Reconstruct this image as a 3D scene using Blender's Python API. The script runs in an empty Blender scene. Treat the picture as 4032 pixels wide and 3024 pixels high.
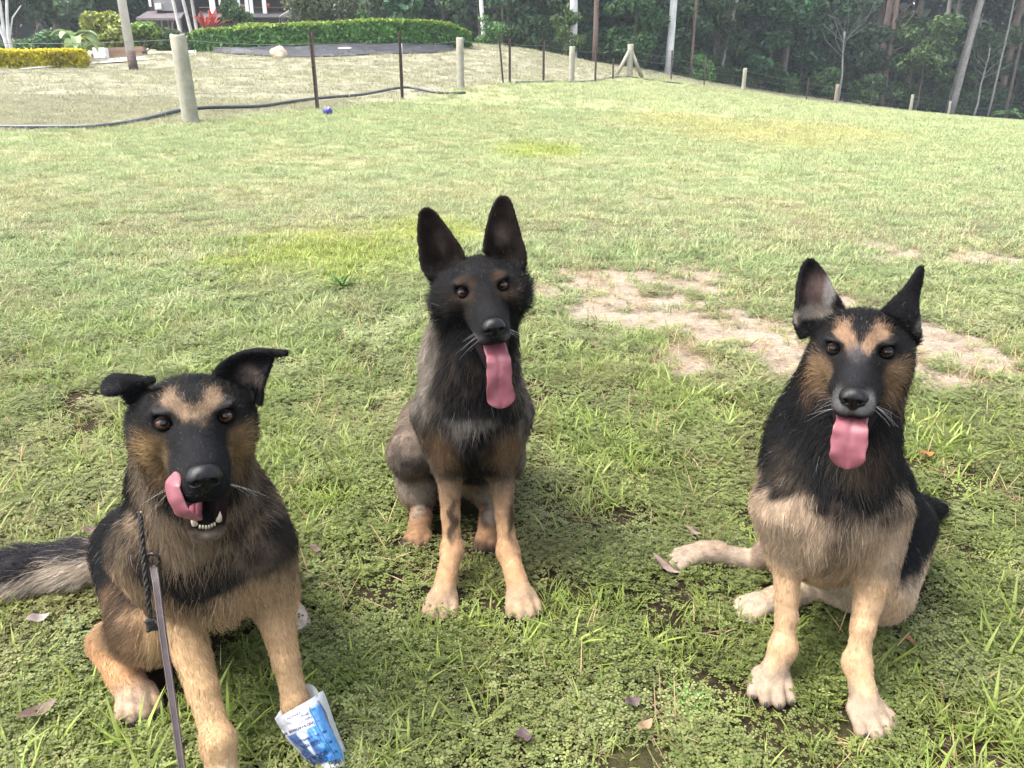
import bpy, bmesh, math, random, os
import numpy as np
from mathutils import Vector, Matrix

# ------------------------------------------------------------------ camera, sky, sun, exposure
scene = bpy.context.scene
col = scene.collection
H_CAM, TILT, FPX = 1.03, math.radians(21.0), 769.0
cam_data = bpy.data.cameras.new('camera')
cam = bpy.data.objects.new('camera', cam_data)
col.objects.link(cam)
cam.location = (0, 0, H_CAM)
cam.rotation_euler = (math.pi / 2 - TILT, 0, 0)
cam_data.sensor_fit = 'HORIZONTAL'
cam_data.sensor_width = 36.0
cam_data.lens = 36.0 * FPX / 1024.0
cam_data.clip_start = 0.02
cam_data.clip_end = 2000
scene.camera = cam

SUN_EL, SUN_AZ = math.radians(62), math.radians(-105)      # azimuth from +Y (the view) towards +X
sd = Vector((math.sin(SUN_AZ) * math.cos(SUN_EL), math.cos(SUN_AZ) * math.cos(SUN_EL), math.sin(SUN_EL)))
world = bpy.data.worlds.new('World')
scene.world = world
world.use_nodes = True
wn = world.node_tree
sky = wn.nodes.new('ShaderNodeTexSky')
sky.sky_type = 'NISHITA'
sky.sun_disc = False
sky.sun_elevation = SUN_EL
sky.sun_rotation = SUN_AZ
sky.altitude = 50
sky.air_density = 1.0
sky.dust_density = 4.0
sky.ozone_density = 1.0
bg = wn.nodes['Background']
hs = wn.nodes.new('ShaderNodeHueSaturation')      # thin cloud: the blue is mostly gone
hs.inputs['Saturation'].default_value = 0.4
wn.links.new(sky.outputs[0], hs.inputs['Color'])
wn.links.new(hs.outputs[0], bg.inputs[0])
bg.inputs[1].default_value = 0.145
scene.cycles.use_adaptive_sampling = True
scene.cycles.adaptive_threshold = 0.03
sun_data = bpy.data.lights.new('sun', 'SUN')
sun_data.energy = 1.5
sun_data.angle = math.radians(25)
sun_data.color = (1.0, 0.95, 0.87)
sun = bpy.data.objects.new('sun', sun_data)
col.objects.link(sun)
sun.rotation_euler = sd.to_track_quat('Z', 'Y').to_euler()
sun.location = (0, 0, 30)
vs = scene.view_settings
vs.view_transform = 'Standard'
vs.look = 'None'
vs.exposure = 2.2
vs.gamma = 1.0
vs.use_curve_mapping = False
scene.render.engine = 'CYCLES'
scene.cycles.use_denoising = True
scene.cycles.max_bounces = 4
scene.cycles.diffuse_bounces = 2
scene.cycles.glossy_bounces = 2
scene.cycles.transmission_bounces = 4
scene.cycles.transparent_max_bounces = 8
scene.cycles.caustics_reflective = False
scene.cycles.caustics_refractive = False

# ------------------------------------------------------------------ helpers: places
CT, ST = math.cos(TILT), math.sin(TILT)
A = np.array


def unp(px, py, zc):
    """point at picture place (1024 x 768) and depth along the view axis"""
    r, u = (px - 512) / FPX * zc, (384 - py) / FPX * zc
    return A([r, zc * CT + u * ST, H_CAM - zc * ST + u * CT])


def P(px, py, Y):
    """point on the sight line of a picture place at world distance Y"""
    v = (py - 384) / FPX
    return unp(px, py, Y / (CT - v * ST))


def G(px, py, z=0.0):
    """point on the sight line at height z"""
    v = (py - 384) / FPX
    return unp(px, py, (H_CAM - z) / (ST + v * CT))


def proj(p):
    p = np.asarray(p, float)
    zc = p[..., 1] * CT - (p[..., 2] - H_CAM) * ST
    up = p[..., 1] * ST + (p[..., 2] - H_CAM) * CT
    return np.stack([512 + p[..., 0] / zc * FPX, 384 - up / zc * FPX, zc], -1)


def nrm(v):
    v = np.asarray(v, float)
    return v / (np.linalg.norm(v, axis=-1, keepdims=True) + 1e-12)


def sstep(a, b, x):
    t = np.clip((x - a) / (b - a), 0, 1)
    return t * t * (3 - 2 * t)


def _hash(i, j, k, s):
    n = (i * 374761393 + j * 668265263 + k * 2147483647 % 1000003 * 1274126177 + s * 974711) & 0x7fffffff
    n = (n ^ (n >> 13)) * 1274126177 & 0x7fffffff
    n = n ^ (n >> 16)
    return (n & 0xffff) / 65535.0


def vnoise(p, freq, seed=0):
    """value noise -1..1 for (N,3) points"""
    q = np.asarray(p, float) * freq + 1000.0
    i = np.floor(q).astype(np.int64)
    f = q - i
    f = f * f * (3 - 2 * f)
    out = 0
    for a in (0, 1):
        for b in (0, 1):
            for c in (0, 1):
                w = (f[:, 0] if a else 1 - f[:, 0]) * (f[:, 1] if b else 1 - f[:, 1]) * (f[:, 2] if c else 1 - f[:, 2])
                out = out + w * _hash(i[:, 0] + a, i[:, 1] + b, i[:, 2] + c, seed)
    return out * 2 - 1


def bl(P_, c, r, soft=.35):
    q = (P_ - np.asarray(c, float)) / np.asarray(r, float)
    return 1 - sstep(1 - soft, 1 + soft, np.sqrt((q * q).sum(1)))


def segd(P_, *pts):
    out = None
    for a, b in zip(pts[:-1], pts[1:]):
        a, b = np.asarray(a, float), np.asarray(b, float)
        ab = b - a
        t = np.clip(((P_ - a) @ ab) / (ab @ ab), 0, 1)
        d = np.linalg.norm(P_ - a - t[:, None] * ab, axis=1)
        out = d if out is None else np.minimum(out, d)
    return out


def over(c, mask, rgb):
    return c * (1 - mask[:, None]) + np.asarray(rgb, float) * mask[:, None]


# ------------------------------------------------------------------ helpers: objects
def mesh_np(name, verts, faces, mat=None, smooth=True):
    """mesh from numpy verts (N,3) and faces (M,k) of one size"""
    me = bpy.data.meshes.new(name)
    verts = np.asarray(verts, np.float32)
    faces = np.asarray(faces, np.int32)
    k = faces.shape[1]
    me.vertices.add(len(verts))
    me.vertices.foreach_set('co', verts.ravel())
    me.loops.add(faces.size)
    me.loops.foreach_set('vertex_index', faces.ravel())
    me.polygons.add(len(faces))
    me.polygons.foreach_set('loop_start', np.arange(0, faces.size, k, dtype=np.int32))
    me.polygons.foreach_set('loop_total', np.full(len(faces), k, np.int32))
    me.update(calc_edges=True)
    if smooth:
        me.polygons.foreach_set('use_smooth', np.ones(len(faces), bool))
    if mat:
        me.materials.append(mat)
    me.update()
    return me


def link(name, me, parent=None):
    o = bpy.data.objects.new(name, me)
    col.objects.link(o)
    if parent:
        o.parent = parent
    return o


def empty(name, loc=(0, 0, 0), rz=0.0):
    o = bpy.data.objects.new(name, None)
    col.objects.link(o)
    o.location = loc
    o.rotation_euler = (0, 0, rz)
    o.empty_display_size = 0.1
    return o


def tag(o, label=None, cat=None, group=None, kind=None):
    if label:
        o['label'] = label
    if cat:
        o['category'] = cat
    if group:
        o['group'] = group
    if kind:
        o['kind'] = kind
    return o


def keep(o, parent):
    """parent an object built in world coordinates"""
    o.parent = parent
    o.matrix_parent_inverse = Matrix.Translation(-Vector(parent.location))
    return o


def set_col(me, c, name='col', domain='POINT'):
    c = np.asarray(c, np.float32)
    if c.shape[1] == 3:
        c = np.concatenate([c, np.ones((len(c), 1), np.float32)], 1)
    at = me.color_attributes.new(name, 'FLOAT_COLOR', domain)
    at.data.foreach_set('color', c.ravel())


class MB:
    """collects quads and triangles into one mesh"""

    def __init__(s):
        s.v, s.f = [], []

    def add(s, verts, faces):
        n = len(s.v)
        s.v.extend([tuple(map(float, q)) for q in verts])
        s.f.extend([tuple(i + n for i in f) for f in faces])

    def box(s, c, r, axes=None):
        ax = np.eye(3) if axes is None else np.asarray(axes)
        c = np.asarray(c, float)
        vs_ = [c + sx * r[0] * ax[0] + sy * r[1] * ax[1] + sz * r[2] * ax[2] for sx in (-1, 1) for sy in (-1, 1) for sz in (-1, 1)]
        s.add(vs_, [(0, 1, 3, 2), (4, 6, 7, 5), (0, 4, 5, 1), (2, 3, 7, 6), (0, 2, 6, 4), (1, 5, 7, 3)])

    def tube(s, pts, rad, n=8, cap=True, squash=None, ref=None):
        pts = np.asarray(pts, float)
        rad = np.broadcast_to(np.asarray(rad, float), (len(pts),))
        t = nrm(np.gradient(pts, axis=0))
        ref = A([0.0, 0.0, 1.0]) if ref is None else np.asarray(ref, float)
        if abs(np.dot(t[0], ref)) > 0.95:
            ref = A([0.0, 1.0, 0.0]) if abs(t[0][1]) < .9 else A([1.0, 0, 0])
        vs_ = []
        for i in range(len(pts)):
            a = nrm(np.cross(ref, t[i]))
            b = np.cross(t[i], a)
            for j in range(n):
                an = 2 * math.pi * j / n
                sq = 1.0 if squash is None else squash
                vs_.append(pts[i] + rad[i] * (math.cos(an) * a + math.sin(an) * b * sq))
        fs = []
        for i in range(len(pts) - 1):
            for j in range(n):
                k = (j + 1) % n
                fs.append((i * n + j, i * n + k, (i + 1) * n + k, (i + 1) * n + j))
        if cap:
            fs.append(tuple(range(n - 1, -1, -1)))
            fs.append(tuple((len(pts) - 1) * n + j for j in range(n)))
        s.add(vs_, fs)

    def mesh(s, name, mat=None, smooth=False):
        me = bpy.data.meshes.new(name)
        me.from_pydata(s.v, [], s.f)
        if smooth:
            me.polygons.foreach_set('use_smooth', np.ones(len(me.polygons), bool))
        if mat:
            me.materials.append(mat)
        me.update()
        return me

    def build(s, name, mat=None, parent=None, smooth=False):
        return link(name, s.mesh(name, mat, smooth), parent)


# ------------------------------------------------------------------ helpers: materials
class NT:
    def __init__(s, name):
        s.m = bpy.data.materials.new(name)
        s.m.use_nodes = True
        s.t = s.m.node_tree
        s.b = s.t.nodes['Principled BSDF']

    def n(s, typ, **kw):
        nd = s.t.nodes.new('ShaderNode' + typ)
        for k, v in kw.items():
            if k.startswith('i_'):
                key = k[2:]
                key = int(key) if key.isdigit() else key
                nd.inputs[key].default_value = v
            else:
                setattr(nd, k, v)
        return nd

    def l(s, a, b):
        s.t.links.new(a, b)

    def ramp(s, fac, stops):
        r = s.n('ValToRGB')
        e = r.color_ramp.elements
        while len(e) < len(stops):
            e.new(0.5)
        for i, (p, c) in enumerate(stops):
            e[i].position = p
            e[i].color = (*c, 1)
        s.l(fac, r.inputs[0])
        return r.outputs[0]

    def mix(s, fac, a, b, mode='MIX'):
        m = s.n('MixRGB', blend_type=mode)
        for k, v in ((0, fac), (1, a), (2, b)):
            if hasattr(v, 'is_linked') or hasattr(v, 'links'):
                s.l(v, m.inputs[k])
            else:
                m.inputs[k].default_value = v if k == 0 else (*v, 1)
        return m.outputs[0]

    def noise(s, scale, detail=4, rough=.6, coord=None, kind='Object'):
        nz = s.n('TexNoise')
        nz.inputs['Scale'].default_value = scale
        nz.inputs['Detail'].default_value = detail
        nz.inputs['Roughness'].default_value = rough
        if coord is None:
            tc = s.n('TexCoord')
            coord = tc.outputs[kind]
        s.l(coord, nz.inputs['Vector'])
        return nz.outputs['Fac']

    def bump(s, h, strength=.3, dist=.01):
        b = s.n('Bump')
        b.inputs['Strength'].default_value = strength
        b.inputs['Distance'].default_value = dist
        s.l(h, b.inputs['Height'])
        s.l(b.outputs[0], s.b.inputs['Normal'])


def simple(name, c1, c2=None, scale=20, rough=.8, bump=0.0, spec=.3, bscale=None, bdist=.01, metal=0.0, kind='Object'):
    t = NT(name)
    if c2 is None:
        t.b.inputs['Base Color'].default_value = (*c1, 1)
    else:
        t.l(t.ramp(t.noise(scale, kind=kind), [(.3, c1), (.7, c2)]), t.b.inputs['Base Color'])
    t.b.inputs['Roughness'].default_value = rough
    t.b.inputs['Specular IOR Level'].default_value = spec
    t.b.inputs['Metallic'].default_value = metal
    if bump:
        t.bump(t.noise(bscale or scale * 2, kind=kind), bump, bdist)
    return t.m


def attr_mat(name, attr='col', rough=.8, spec=.3, typ='GEOMETRY', trans=0.0, var=0.0):
    t = NT(name)
    a = t.n('Attribute', attribute_name=attr, attribute_type=typ)
    c = a.outputs['Color']
    if var:
        nz = t.noise(60)
        c = t.mix(var, c, t.mix(1.0, c, t.ramp(nz, [(.25, (.3, .3, .3)), (.75, (1.7, 1.7, 1.7))]), 'MULTIPLY'))
    t.l(c, t.b.inputs['Base Color'])
    t.b.inputs['Roughness'].default_value = rough
    t.b.inputs['Specular IOR Level'].default_value = spec
    if trans:
        tr = t.n('BsdfTranslucent')
        t.l(c, tr.inputs[0])
        mx = t.n('MixShader')
        mx.inputs[0].default_value = trans
        out = t.t.nodes['Material Output']
        t.l(t.b.outputs[0], mx.inputs[1])
        t.l(tr.outputs[0], mx.inputs[2])
        t.l(mx.outputs[0], out.inputs[0])
    return t.m
# ------------------------------------------------------------------ the lie of the land
_cp = []
for x in (-7, -3.5, -1.5, 0, 1.5, 3.5, 7):
    for y in (-8, -2, 1, 3):
        _cp.append((x, y, 0.0))
for (px, py, D) in ((191, 122.5, 11.3), (318, 110, 14.2), (402, 99.5, 16.9), (461, 89.5, 19.5), (543.5, 82, 26), (571.5, 82.5, 29), (595, 82.5, 31), (629, 77, 36),
                    (671, 81, 40), (704, 87, 42), (743, 91.5, 45), (806, 102, 49), (835, 105, 51), (910, 112, 58), (948, 116, 62), (1024, 121, 64), (1100, 126, 66),
                    (133, 71, 28), (0, 69, 24), (80, 62, 29), (46, 63, 30), (195, 51, 36), (190, 57, 31), (300, 58, 31.5), (440, 55, 33), (462, 47, 37),
                    (512, 48, 41), (560, 57, 44), (590, 64, 46), (640, 70, 49), (700, 82, 52), (160, 47, 42), (100, 52, 40), (0, 52, 40), (250, 42, 52), (350, 44, 55),
                    (-150, 75, 22), (-300, 55, 45), (20, 48, 60), (600, 62, 75), (760, 92, 75), (900, 110, 85), (1024, 122, 85), (1200, 128, 80),
                    (0, 140, 9.5), (60, 133, 10.3)):
    _cp.append(tuple(P(px, py, D)))
for x, y, z in ((-60, 110, 6), (0, 115, 3), (60, 110, -3), (120, 100, -5), (-60, 60, 4), (120, 40, -3), (-50, 10, .5), (50, 10, -.6), (20, 12, -.05), (14, 25, -.2), (30, 30, -.9)):
    _cp.append((x, y, z))
_cp = A(_cp)


def _phi(a, b):
    d = np.sqrt(((a[:, None, :2] - b[None, :, :2]) ** 2).sum(2) + 1.0)
    return d


_K = _phi(_cp, _cp) + np.eye(len(_cp)) * -.02
GZ_W = np.linalg.solve(np.block([[_K, np.ones((len(_cp), 1))], [np.ones((1, len(_cp))), np.zeros((1, 1))]]), np.concatenate([_cp[:, 2], [0]]))


def ground_z(xy):
    xy = np.atleast_2d(np.asarray(xy, float))
    out = np.empty(len(xy))
    for i in range(0, len(xy), 20000):
        out[i:i + 20000] = _phi(xy[i:i + 20000], _cp) @ GZ_W[:-1] + GZ_W[-1]
    flat = 1 - sstep(2.6, 5.5, xy[:, 1])
    return out * (1 - flat)


def gz(x, y):
    return float(ground_z([(x, y)])[0])


def hit(px, py):
    """where the sight line of a picture place meets the land"""
    prev = .6
    for Y in np.concatenate([np.arange(.6, 6, .05), np.arange(6, 30, .2), np.arange(30, 120, .5)]):
        p = P(px, py, Y)
        if p[2] < gz(p[0], p[1]):
            lo, hi = prev, Y
            for _ in range(12):
                m = (lo + hi) / 2
                q = P(px, py, m)
                if q[2] < gz(q[0], q[1]):
                    hi = m
                else:
                    lo = m
            q = P(px, py, hi)
            return A([q[0], q[1], gz(q[0], q[1])])
        prev = Y
    return P(px, py, 100.0)


def at(px, D):
    """ground point in the picture column px at distance D"""
    py = 90.0
    p = P(px, py, D)
    for _ in range(6):
        z = gz(p[0], p[1])
        zc = D * CT - (z - H_CAM) * ST
        p = A([(px - 512) / FPX * zc, D, z])
    return p


# fence line on the ground (used for the fence and for where the dry paddock begins)
FENCE_A = [(-60, 133, 10.0), (191, 122.5, 11.3), (318, 110, 14.2), (402, 99.5, 16.9), (461, 89.5, 19.5), (510, 84, 23.5), (543.5, 82, 26), (571.5, 82.5, 29), (595, 82.5, 31), (613, 79, 33.5), (629, 77, 36)]
FENCE_B = [(629, 77, 36), (671, 81, 40), (704, 87, 42), (743, 91.5, 45), (806, 102, 49), (835, 105, 51), (870, 109, 54), (910, 112, 58), (948, 116, 62), (1000, 119, 65)]


def on_land(px, py, D):
    p = P(px, py, D)
    return A([p[0], p[1], gz(p[0], p[1])])


LA, LB = A([on_land(*q) for q in FENCE_A]), A([on_land(*q) for q in FENCE_B])


def patch(px, py, rx, ry):
    c, l, t = hit(px, py), hit(px + rx, py), hit(px, py - ry)
    return c[:2], max(.05, abs(l[0] - c[0])), max(.08, np.linalg.norm(t[:2] - c[:2]))


BARE = [patch(*q) for q in ((640, 300, 58, 20), (700, 283, 40, 14), (590, 308, 34, 8), (730, 330, 60, 24), (690, 365, 50, 14), (770, 345, 50, 34), (940, 345, 60, 26), (960, 384, 48, 9), (905, 366, 40, 12), (1005, 390, 30, 7), (968, 256, 80, 10), (880, 246, 30, 5),
                            (545, 292, 26, 9), (620, 280, 60, 10), (660, 318, 90, 14), (800, 375, 60, 14), (880, 330, 40, 20), (990, 360, 40, 14), (840, 300, 30, 12))]
BARE = [BARE[i] for i in range(len(BARE))]
YEL = [patch(*q) for q in ((330, 250, 120, 26), (420, 232, 60, 18), (250, 262, 60, 10), (540, 150, 50, 8))]
GOLD = [patch(*q) for q in ((690, 121, 60, 7), (760, 133, 85, 9), (820, 129, 50, 6))]


def fields(xy):
    """dirt, fresh yellow-green, golden, dry paddock for ground points"""
    xy = np.asarray(xy, float)
    p3 = np.concatenate([xy, np.zeros((len(xy), 1))], 1)
    n1, n2, n3 = vnoise(p3, 2.2, 41), vnoise(p3, 7.0, 42), vnoise(p3, 19, 43)

    def mk(lst, k):
        m = np.zeros(len(xy))
        for c, rx, ry in lst:
            d = np.sqrt(((xy[:, 0] - c[0]) / rx) ** 2 + ((xy[:, 1] - c[1]) / ry) ** 2)
            m = np.maximum(m, 1 - sstep(.35, 1.35, d + k * (.35 * n1 + .5 * n2 + .45 * n3)))
        return m
    dirt = np.clip(mk(BARE, 1.0) * 1.2, 0, 1)
    yel, gold = mk(YEL, .5), mk(GOLD, .5)
    xf = np.interp(xy[:, 1], LA[:, 1], LA[:, 0])
    dry = sstep(.25, -.35, xy[:, 0] - xf + .25 * n1) * (xy[:, 1] < LA[-1, 1])
    xb = np.interp(xy[:, 1], LB[:, 1], LB[:, 0])
    dry = np.maximum(dry, (xy[:, 1] >= LA[-1, 1]) * sstep(.5, -.5, xy[:, 0] - xb + .4 * n1))
    return dirt, yel, gold, dry, n1, n2


# ---- the sheet itself
gx = np.concatenate([-np.geomspace(150, 4, 46), np.linspace(-3.9, 3.9, 118), np.geomspace(4, 170, 50)])
gy = np.concatenate([np.linspace(-8, .4, 14), np.linspace(.5, 5, 110), np.geomspace(5.06, 40, 120), np.geomspace(41, 190, 40)])
XX, YY = np.meshgrid(gx, gy)
gp = np.stack([XX.ravel(), YY.ravel()], 1)
zz = ground_z(gp)
g3 = np.concatenate([gp, np.zeros((len(gp), 1))], 1)
zz += (.006 * vnoise(g3, 6, 51) + .004 * vnoise(g3, 19, 52)) * sstep(30, 10, gp[:, 1])
dirt, yel, gold, dry, n1, n2 = fields(gp)
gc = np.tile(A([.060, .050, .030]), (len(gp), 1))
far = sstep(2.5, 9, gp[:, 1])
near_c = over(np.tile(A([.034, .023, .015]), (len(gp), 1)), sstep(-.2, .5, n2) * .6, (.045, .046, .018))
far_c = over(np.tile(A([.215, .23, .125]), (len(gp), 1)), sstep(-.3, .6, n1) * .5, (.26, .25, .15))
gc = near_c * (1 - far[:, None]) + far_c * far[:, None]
gc = over(gc, yel * .7, (.20, .23, .05))
gc = over(gc, gold * .5, (.36, .30, .11))
gc = over(gc, dry, (.235, .222, .165))
gc = over(gc, dry * sstep(.1, .7, n1) * .4, (.22, .215, .145))
gc = over(gc, dirt * .9, (.29, .235, .192))
gc = over(gc, dirt * sstep(.0, .6, n2) * .5, (.26, .20, .155))
# the forest floor
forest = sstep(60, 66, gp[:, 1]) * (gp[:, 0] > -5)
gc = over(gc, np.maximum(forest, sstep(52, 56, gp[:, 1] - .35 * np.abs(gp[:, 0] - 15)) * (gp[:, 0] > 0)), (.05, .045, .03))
ny, nx = XX.shape
ii = (np.arange(ny - 1)[:, None] * nx + np.arange(nx - 1)[None]).ravel()
gt = NT('turf_and_soil')
_a = gt.n('Attribute', attribute_name='col')
_tc = gt.n('TexCoord')
_c = gt.mix(.75, _a.outputs['Color'], gt.mix(1.0, _a.outputs['Color'], gt.ramp(gt.noise(38, 6, .7, _tc.outputs['Object']), [(.28, (.35, .36, .30)), (.5, (1, 1, 1)), (.72, (1.4, 1.38, 1.35))]), 'MULTIPLY'))
_c = gt.mix(.6, _c, gt.mix(1.0, _c, gt.ramp(gt.noise(4.5, 5, .65, _tc.outputs['Object']), [(.3, (.62, .66, .60)), (.7, (1.3, 1.27, 1.25))]), 'MULTIPLY'))
gt.l(_c, gt.b.inputs['Base Color'])
gt.b.inputs['Roughness'].default_value = .95
gt.b.inputs['Specular IOR Level'].default_value = .1
gt.bump(gt.noise(55, 5, .7, _tc.outputs['Object']), .8, .02)
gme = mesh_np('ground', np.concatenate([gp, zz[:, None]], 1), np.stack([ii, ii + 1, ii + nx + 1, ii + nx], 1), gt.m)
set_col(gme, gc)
tag(link('ground', gme), kind='structure')
# ------------------------------------------------------------------ fence, pipe, poles
rngB = np.random.default_rng(77)
MAT_POST = simple('weathered_timber', (.20, .19, .15), (.30, .285, .23), 9, rough=.85, bump=.5, bscale=60, bdist=.01)
MAT_POST2 = simple('brown_timber', (.17, .13, .10), (.26, .21, .17), 9, rough=.85, bump=.5, bscale=60, bdist=.01)
MAT_PICKET = simple('rusty_steel', (.035, .024, .022), (.07, .045, .038), 30, rough=.7)
MAT_WIRE = simple('galvanised_wire', (.22, .23, .24), rough=.45, metal=.7)
MAT_PIPE = simple('black_poly_pipe', (.020, .026, .032), (.034, .042, .050), 12, rough=.42, spec=.5)
MAT_POLE = simple('grey_pole_timber', (.44, .43, .41), (.56, .54, .52), 5, rough=.85, bump=.3, bscale=40)
MAT_TAR = simple('tarred_pole_foot', (.06, .045, .04), (.13, .10, .085), 9, rough=.9)


def post_mesh(h, r, mat, chamfer=.02):
    b = MB()
    n = 14
    w = .06 * rngB.normal(size=n)
    vs_ = []
    prof = ((0, 1.04), (.3 * h, 1.0), (.7 * h, .98), (h - chamfer, .96), (h, .80))
    for z, k in prof:
        for j in range(n):
            a = 2 * math.pi * j / n
            vs_.append((r * k * (1 + w[j]) * math.cos(a), r * k * (1 + w[j]) * math.sin(a), z + (.012 * math.sin(a * 2 + 1) if z > .9 * h else 0)))
    fs = [(i * n + j, i * n + (j + 1) % n, (i + 1) * n + (j + 1) % n, (i + 1) * n + j) for i in range(len(prof) - 1) for j in range(n)]
    fs.append(tuple((len(prof) - 1) * n + j for j in range(n)))
    b.add(vs_, fs)
    return b.mesh('post', mat, True)


def fence_part(root, name, me, base, lean=(0, 0), rz=0):
    o = link(name, me)
    o.location = Vector(base) - Vector(root.location)
    o.rotation_euler = (lean[0], lean[1], rz)
    o.parent = root
    return o


def wire(root, pts, h, sag=.03, r=.0025, name='wire'):
    b = MB()
    out = []
    for p, q in zip(pts[:-1], pts[1:]):
        for t in np.linspace(0, 1, 7)[:-1]:
            m = p + (q - p) * t
            out.append(m + A([0, 0, h - sag * 4 * t * (1 - t)]))
    out.append(pts[-1] + A([0, 0, h]))
    b.tube(out, r, 5)
    return keep(b.build(name, MAT_WIRE, None, True), root)


fa = empty('wire_fence', tuple(LA[1]))
tag(fa, 'post and wire fence with round timber posts and steel pickets along the dry paddock', 'fence')
for i, r, h in ((1, .108, 1.16), (4, .095, 1.16), (7, .10, 1.20)):
    p = LA[i].copy()
    p[2] -= .04
    fence_part(fa, 'post', post_mesh(h, r, MAT_POST), p, (0, -.012 if i == 1 else 0))
star = MB()
for a in (0, 2.094, 4.189):
    star.box((.017 * math.cos(a), .017 * math.sin(a), .62), (.017, .004, .62), [[math.cos(a), math.sin(a), 0], [-math.sin(a), math.cos(a), 0], [0, 0, 1]])
star_me = star.mesh('picket', MAT_PICKET)
for i, s in ((2, 1.0), (3, 1.0), (5, .95), (6, .95), (8, 1.0), (9, .62)):
    p = LA[i].copy()
    o = fence_part(fa, 'picket', star_me, p, (0, rngB.normal() * .02), rngB.random() * 3)
    o.scale = (1.15, 1.15, s)
p = on_land(503, 84, 23.0)
o = fence_part(fa, 'picket', star_me, p, (0, -.09))
o.scale = (.9, .9, 1.05)
wire(fa, LA, 1.06, .04, .0035)
wire(fa, LA, .72, .04, .0028)
wire(fa, LA, .38, .03, .0028)
fb = empty('wire_fence', tuple(LB[0]))
tag(fb, 'post and wire fence with a braced corner post running down the forest edge', 'fence')
fence_part(fb, 'post', post_mesh(1.35, .13, MAT_POST), LB[0] - A([0, 0, .04]))
for dx in (-.58, .62):
    b = MB()
    q = LB[0] + A([dx, -.3 if dx < 0 else .2, 0])
    q[2] = gz(q[0], q[1])
    b.tube([q, LB[0] + A([.0, -.02, 1.12])], [.085, .075], 10)
    keep(b.build('brace', MAT_POST, None, True), fb)
for i, r, h, m in ((3, .11, 1.22, MAT_POST), (5, .115, 1.25, MAT_POST2), (7, .11, 1.2, MAT_POST), (8, .10, 1.1, MAT_POST)):
    fence_part(fb, 'post', post_mesh(h, r, m), LB[i] - A([0, 0, .04]), (0, rngB.normal() * .01))
for i in (1, 2, 4, 6):
    o = fence_part(fb, 'picket', star_me, LB[i], (0, rngB.normal() * .02), rngB.random())
    o.scale = (1.3, 1.3, 1.1)
for h in (1.05, .75, .42):
    wire(fb, LB, h, .04, .0045)

# irrigation pipe lying along the fence
_pp = [(-120, 127.5, -.1), (-40, 128, 0), (60, 128.3, 0), (110, 127.5, 0), (150, 119.5, 0), (182, 113.8, .10), (215, 112, .12), (260, 109.5, .05), (300, 102.5, .06), (330, 100.5, .10), (365, 96.5, .05), (392, 91.5, .10), (410, 89.8, .12), (432, 93.2, .02), (455, 93.8, 0), (465, 93, 0)]
pts = []
for px, py, hh in _pp:
    q = hit(px, py + 1.0)
    pts.append(q + A([0, 0, .03 + max(0, hh) * .5]))
pts = A(pts)
t = np.linspace(0, len(pts) - 1, 120)
pts = np.stack([np.interp(t, np.arange(len(pts)), pts[:, k]) for k in range(3)], 1)
for _ in range(12):
    pts[1:-1] = (pts[:-2] + 2 * pts[1:-1] + pts[2:]) / 4
b = MB()
b.tube(pts, .028, 10)
po = b.build('irrigation_pipe', MAT_PIPE, None, True)
tag(po, 'black plastic water pipe snaking over the grass along the near fence', 'pipe')
pts = A([hit(px, py) + A([0, 0, .03]) for px, py in ((516, 83.6), (545, 82.5), (556, 82.2), (575, 83), (592, 81.6), (604, 80), (616, 77.5), (628, 77.2), (640, 79), (670, 83), (700, 87), (716, 88.5))])
b = MB()
b.tube(pts, .030, 8)
tag(b.build('irrigation_pipe', MAT_PIPE, None, True), 'thin black water pipe by the braced corner post of the fence', 'pipe')

# power pole
pp = at(133.5, 28.0)
root = empty('power_pole', tuple(pp))
b = MB()
b.tube([(0, 0, .62), (-.02, 0, 4.0), (-.04, 0, 8.2)], [.145, .130, .115], 16)
b.build('pole', MAT_POLE, root, True)
b = MB()
b.tube([(.02, 0, -.15), (0, 0, .62)], [.150, .1475], 16, True)
b.build('pole_foot', MAT_TAR, root, True)
tag(root, 'round grey power pole with a dark foot in the dry paddock', 'pole')

# blue ball by the fence
q = hit(328, 115)
root = empty('ball', tuple(q))
root.scale = (.78, .78, .78)
bm = bmesh.new()
bmesh.ops.create_icosphere(bm, subdivisions=3, radius=.10)
for v in bm.verts:
    v.co.z *= .85
me = bpy.data.meshes.new('shell')
bm.to_mesh(me)
bm.free()
me.polygons.foreach_set('use_smooth', np.ones(len(me.polygons), bool))
me.materials.append(simple('blue_rubber', (.045, .045, .20), (.07, .065, .27), 20, rough=.5))
o = link('shell', me, root)
o.location = (0, 0, .08)
b = MB()
b.tube([(.101 * math.cos(a) * .5, -.101 * .80 * abs(math.sin(a)) - .004, .08 + .086 * math.cos(a)) for a in np.linspace(.5, 2.2, 12)], .010, 6)
b.build('white_band', simple('white_rubber', (.7, .7, .72), rough=.5), root, True)
tag(root, 'small blue ball with a white band lying in the grass by the fence', 'ball')

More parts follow.
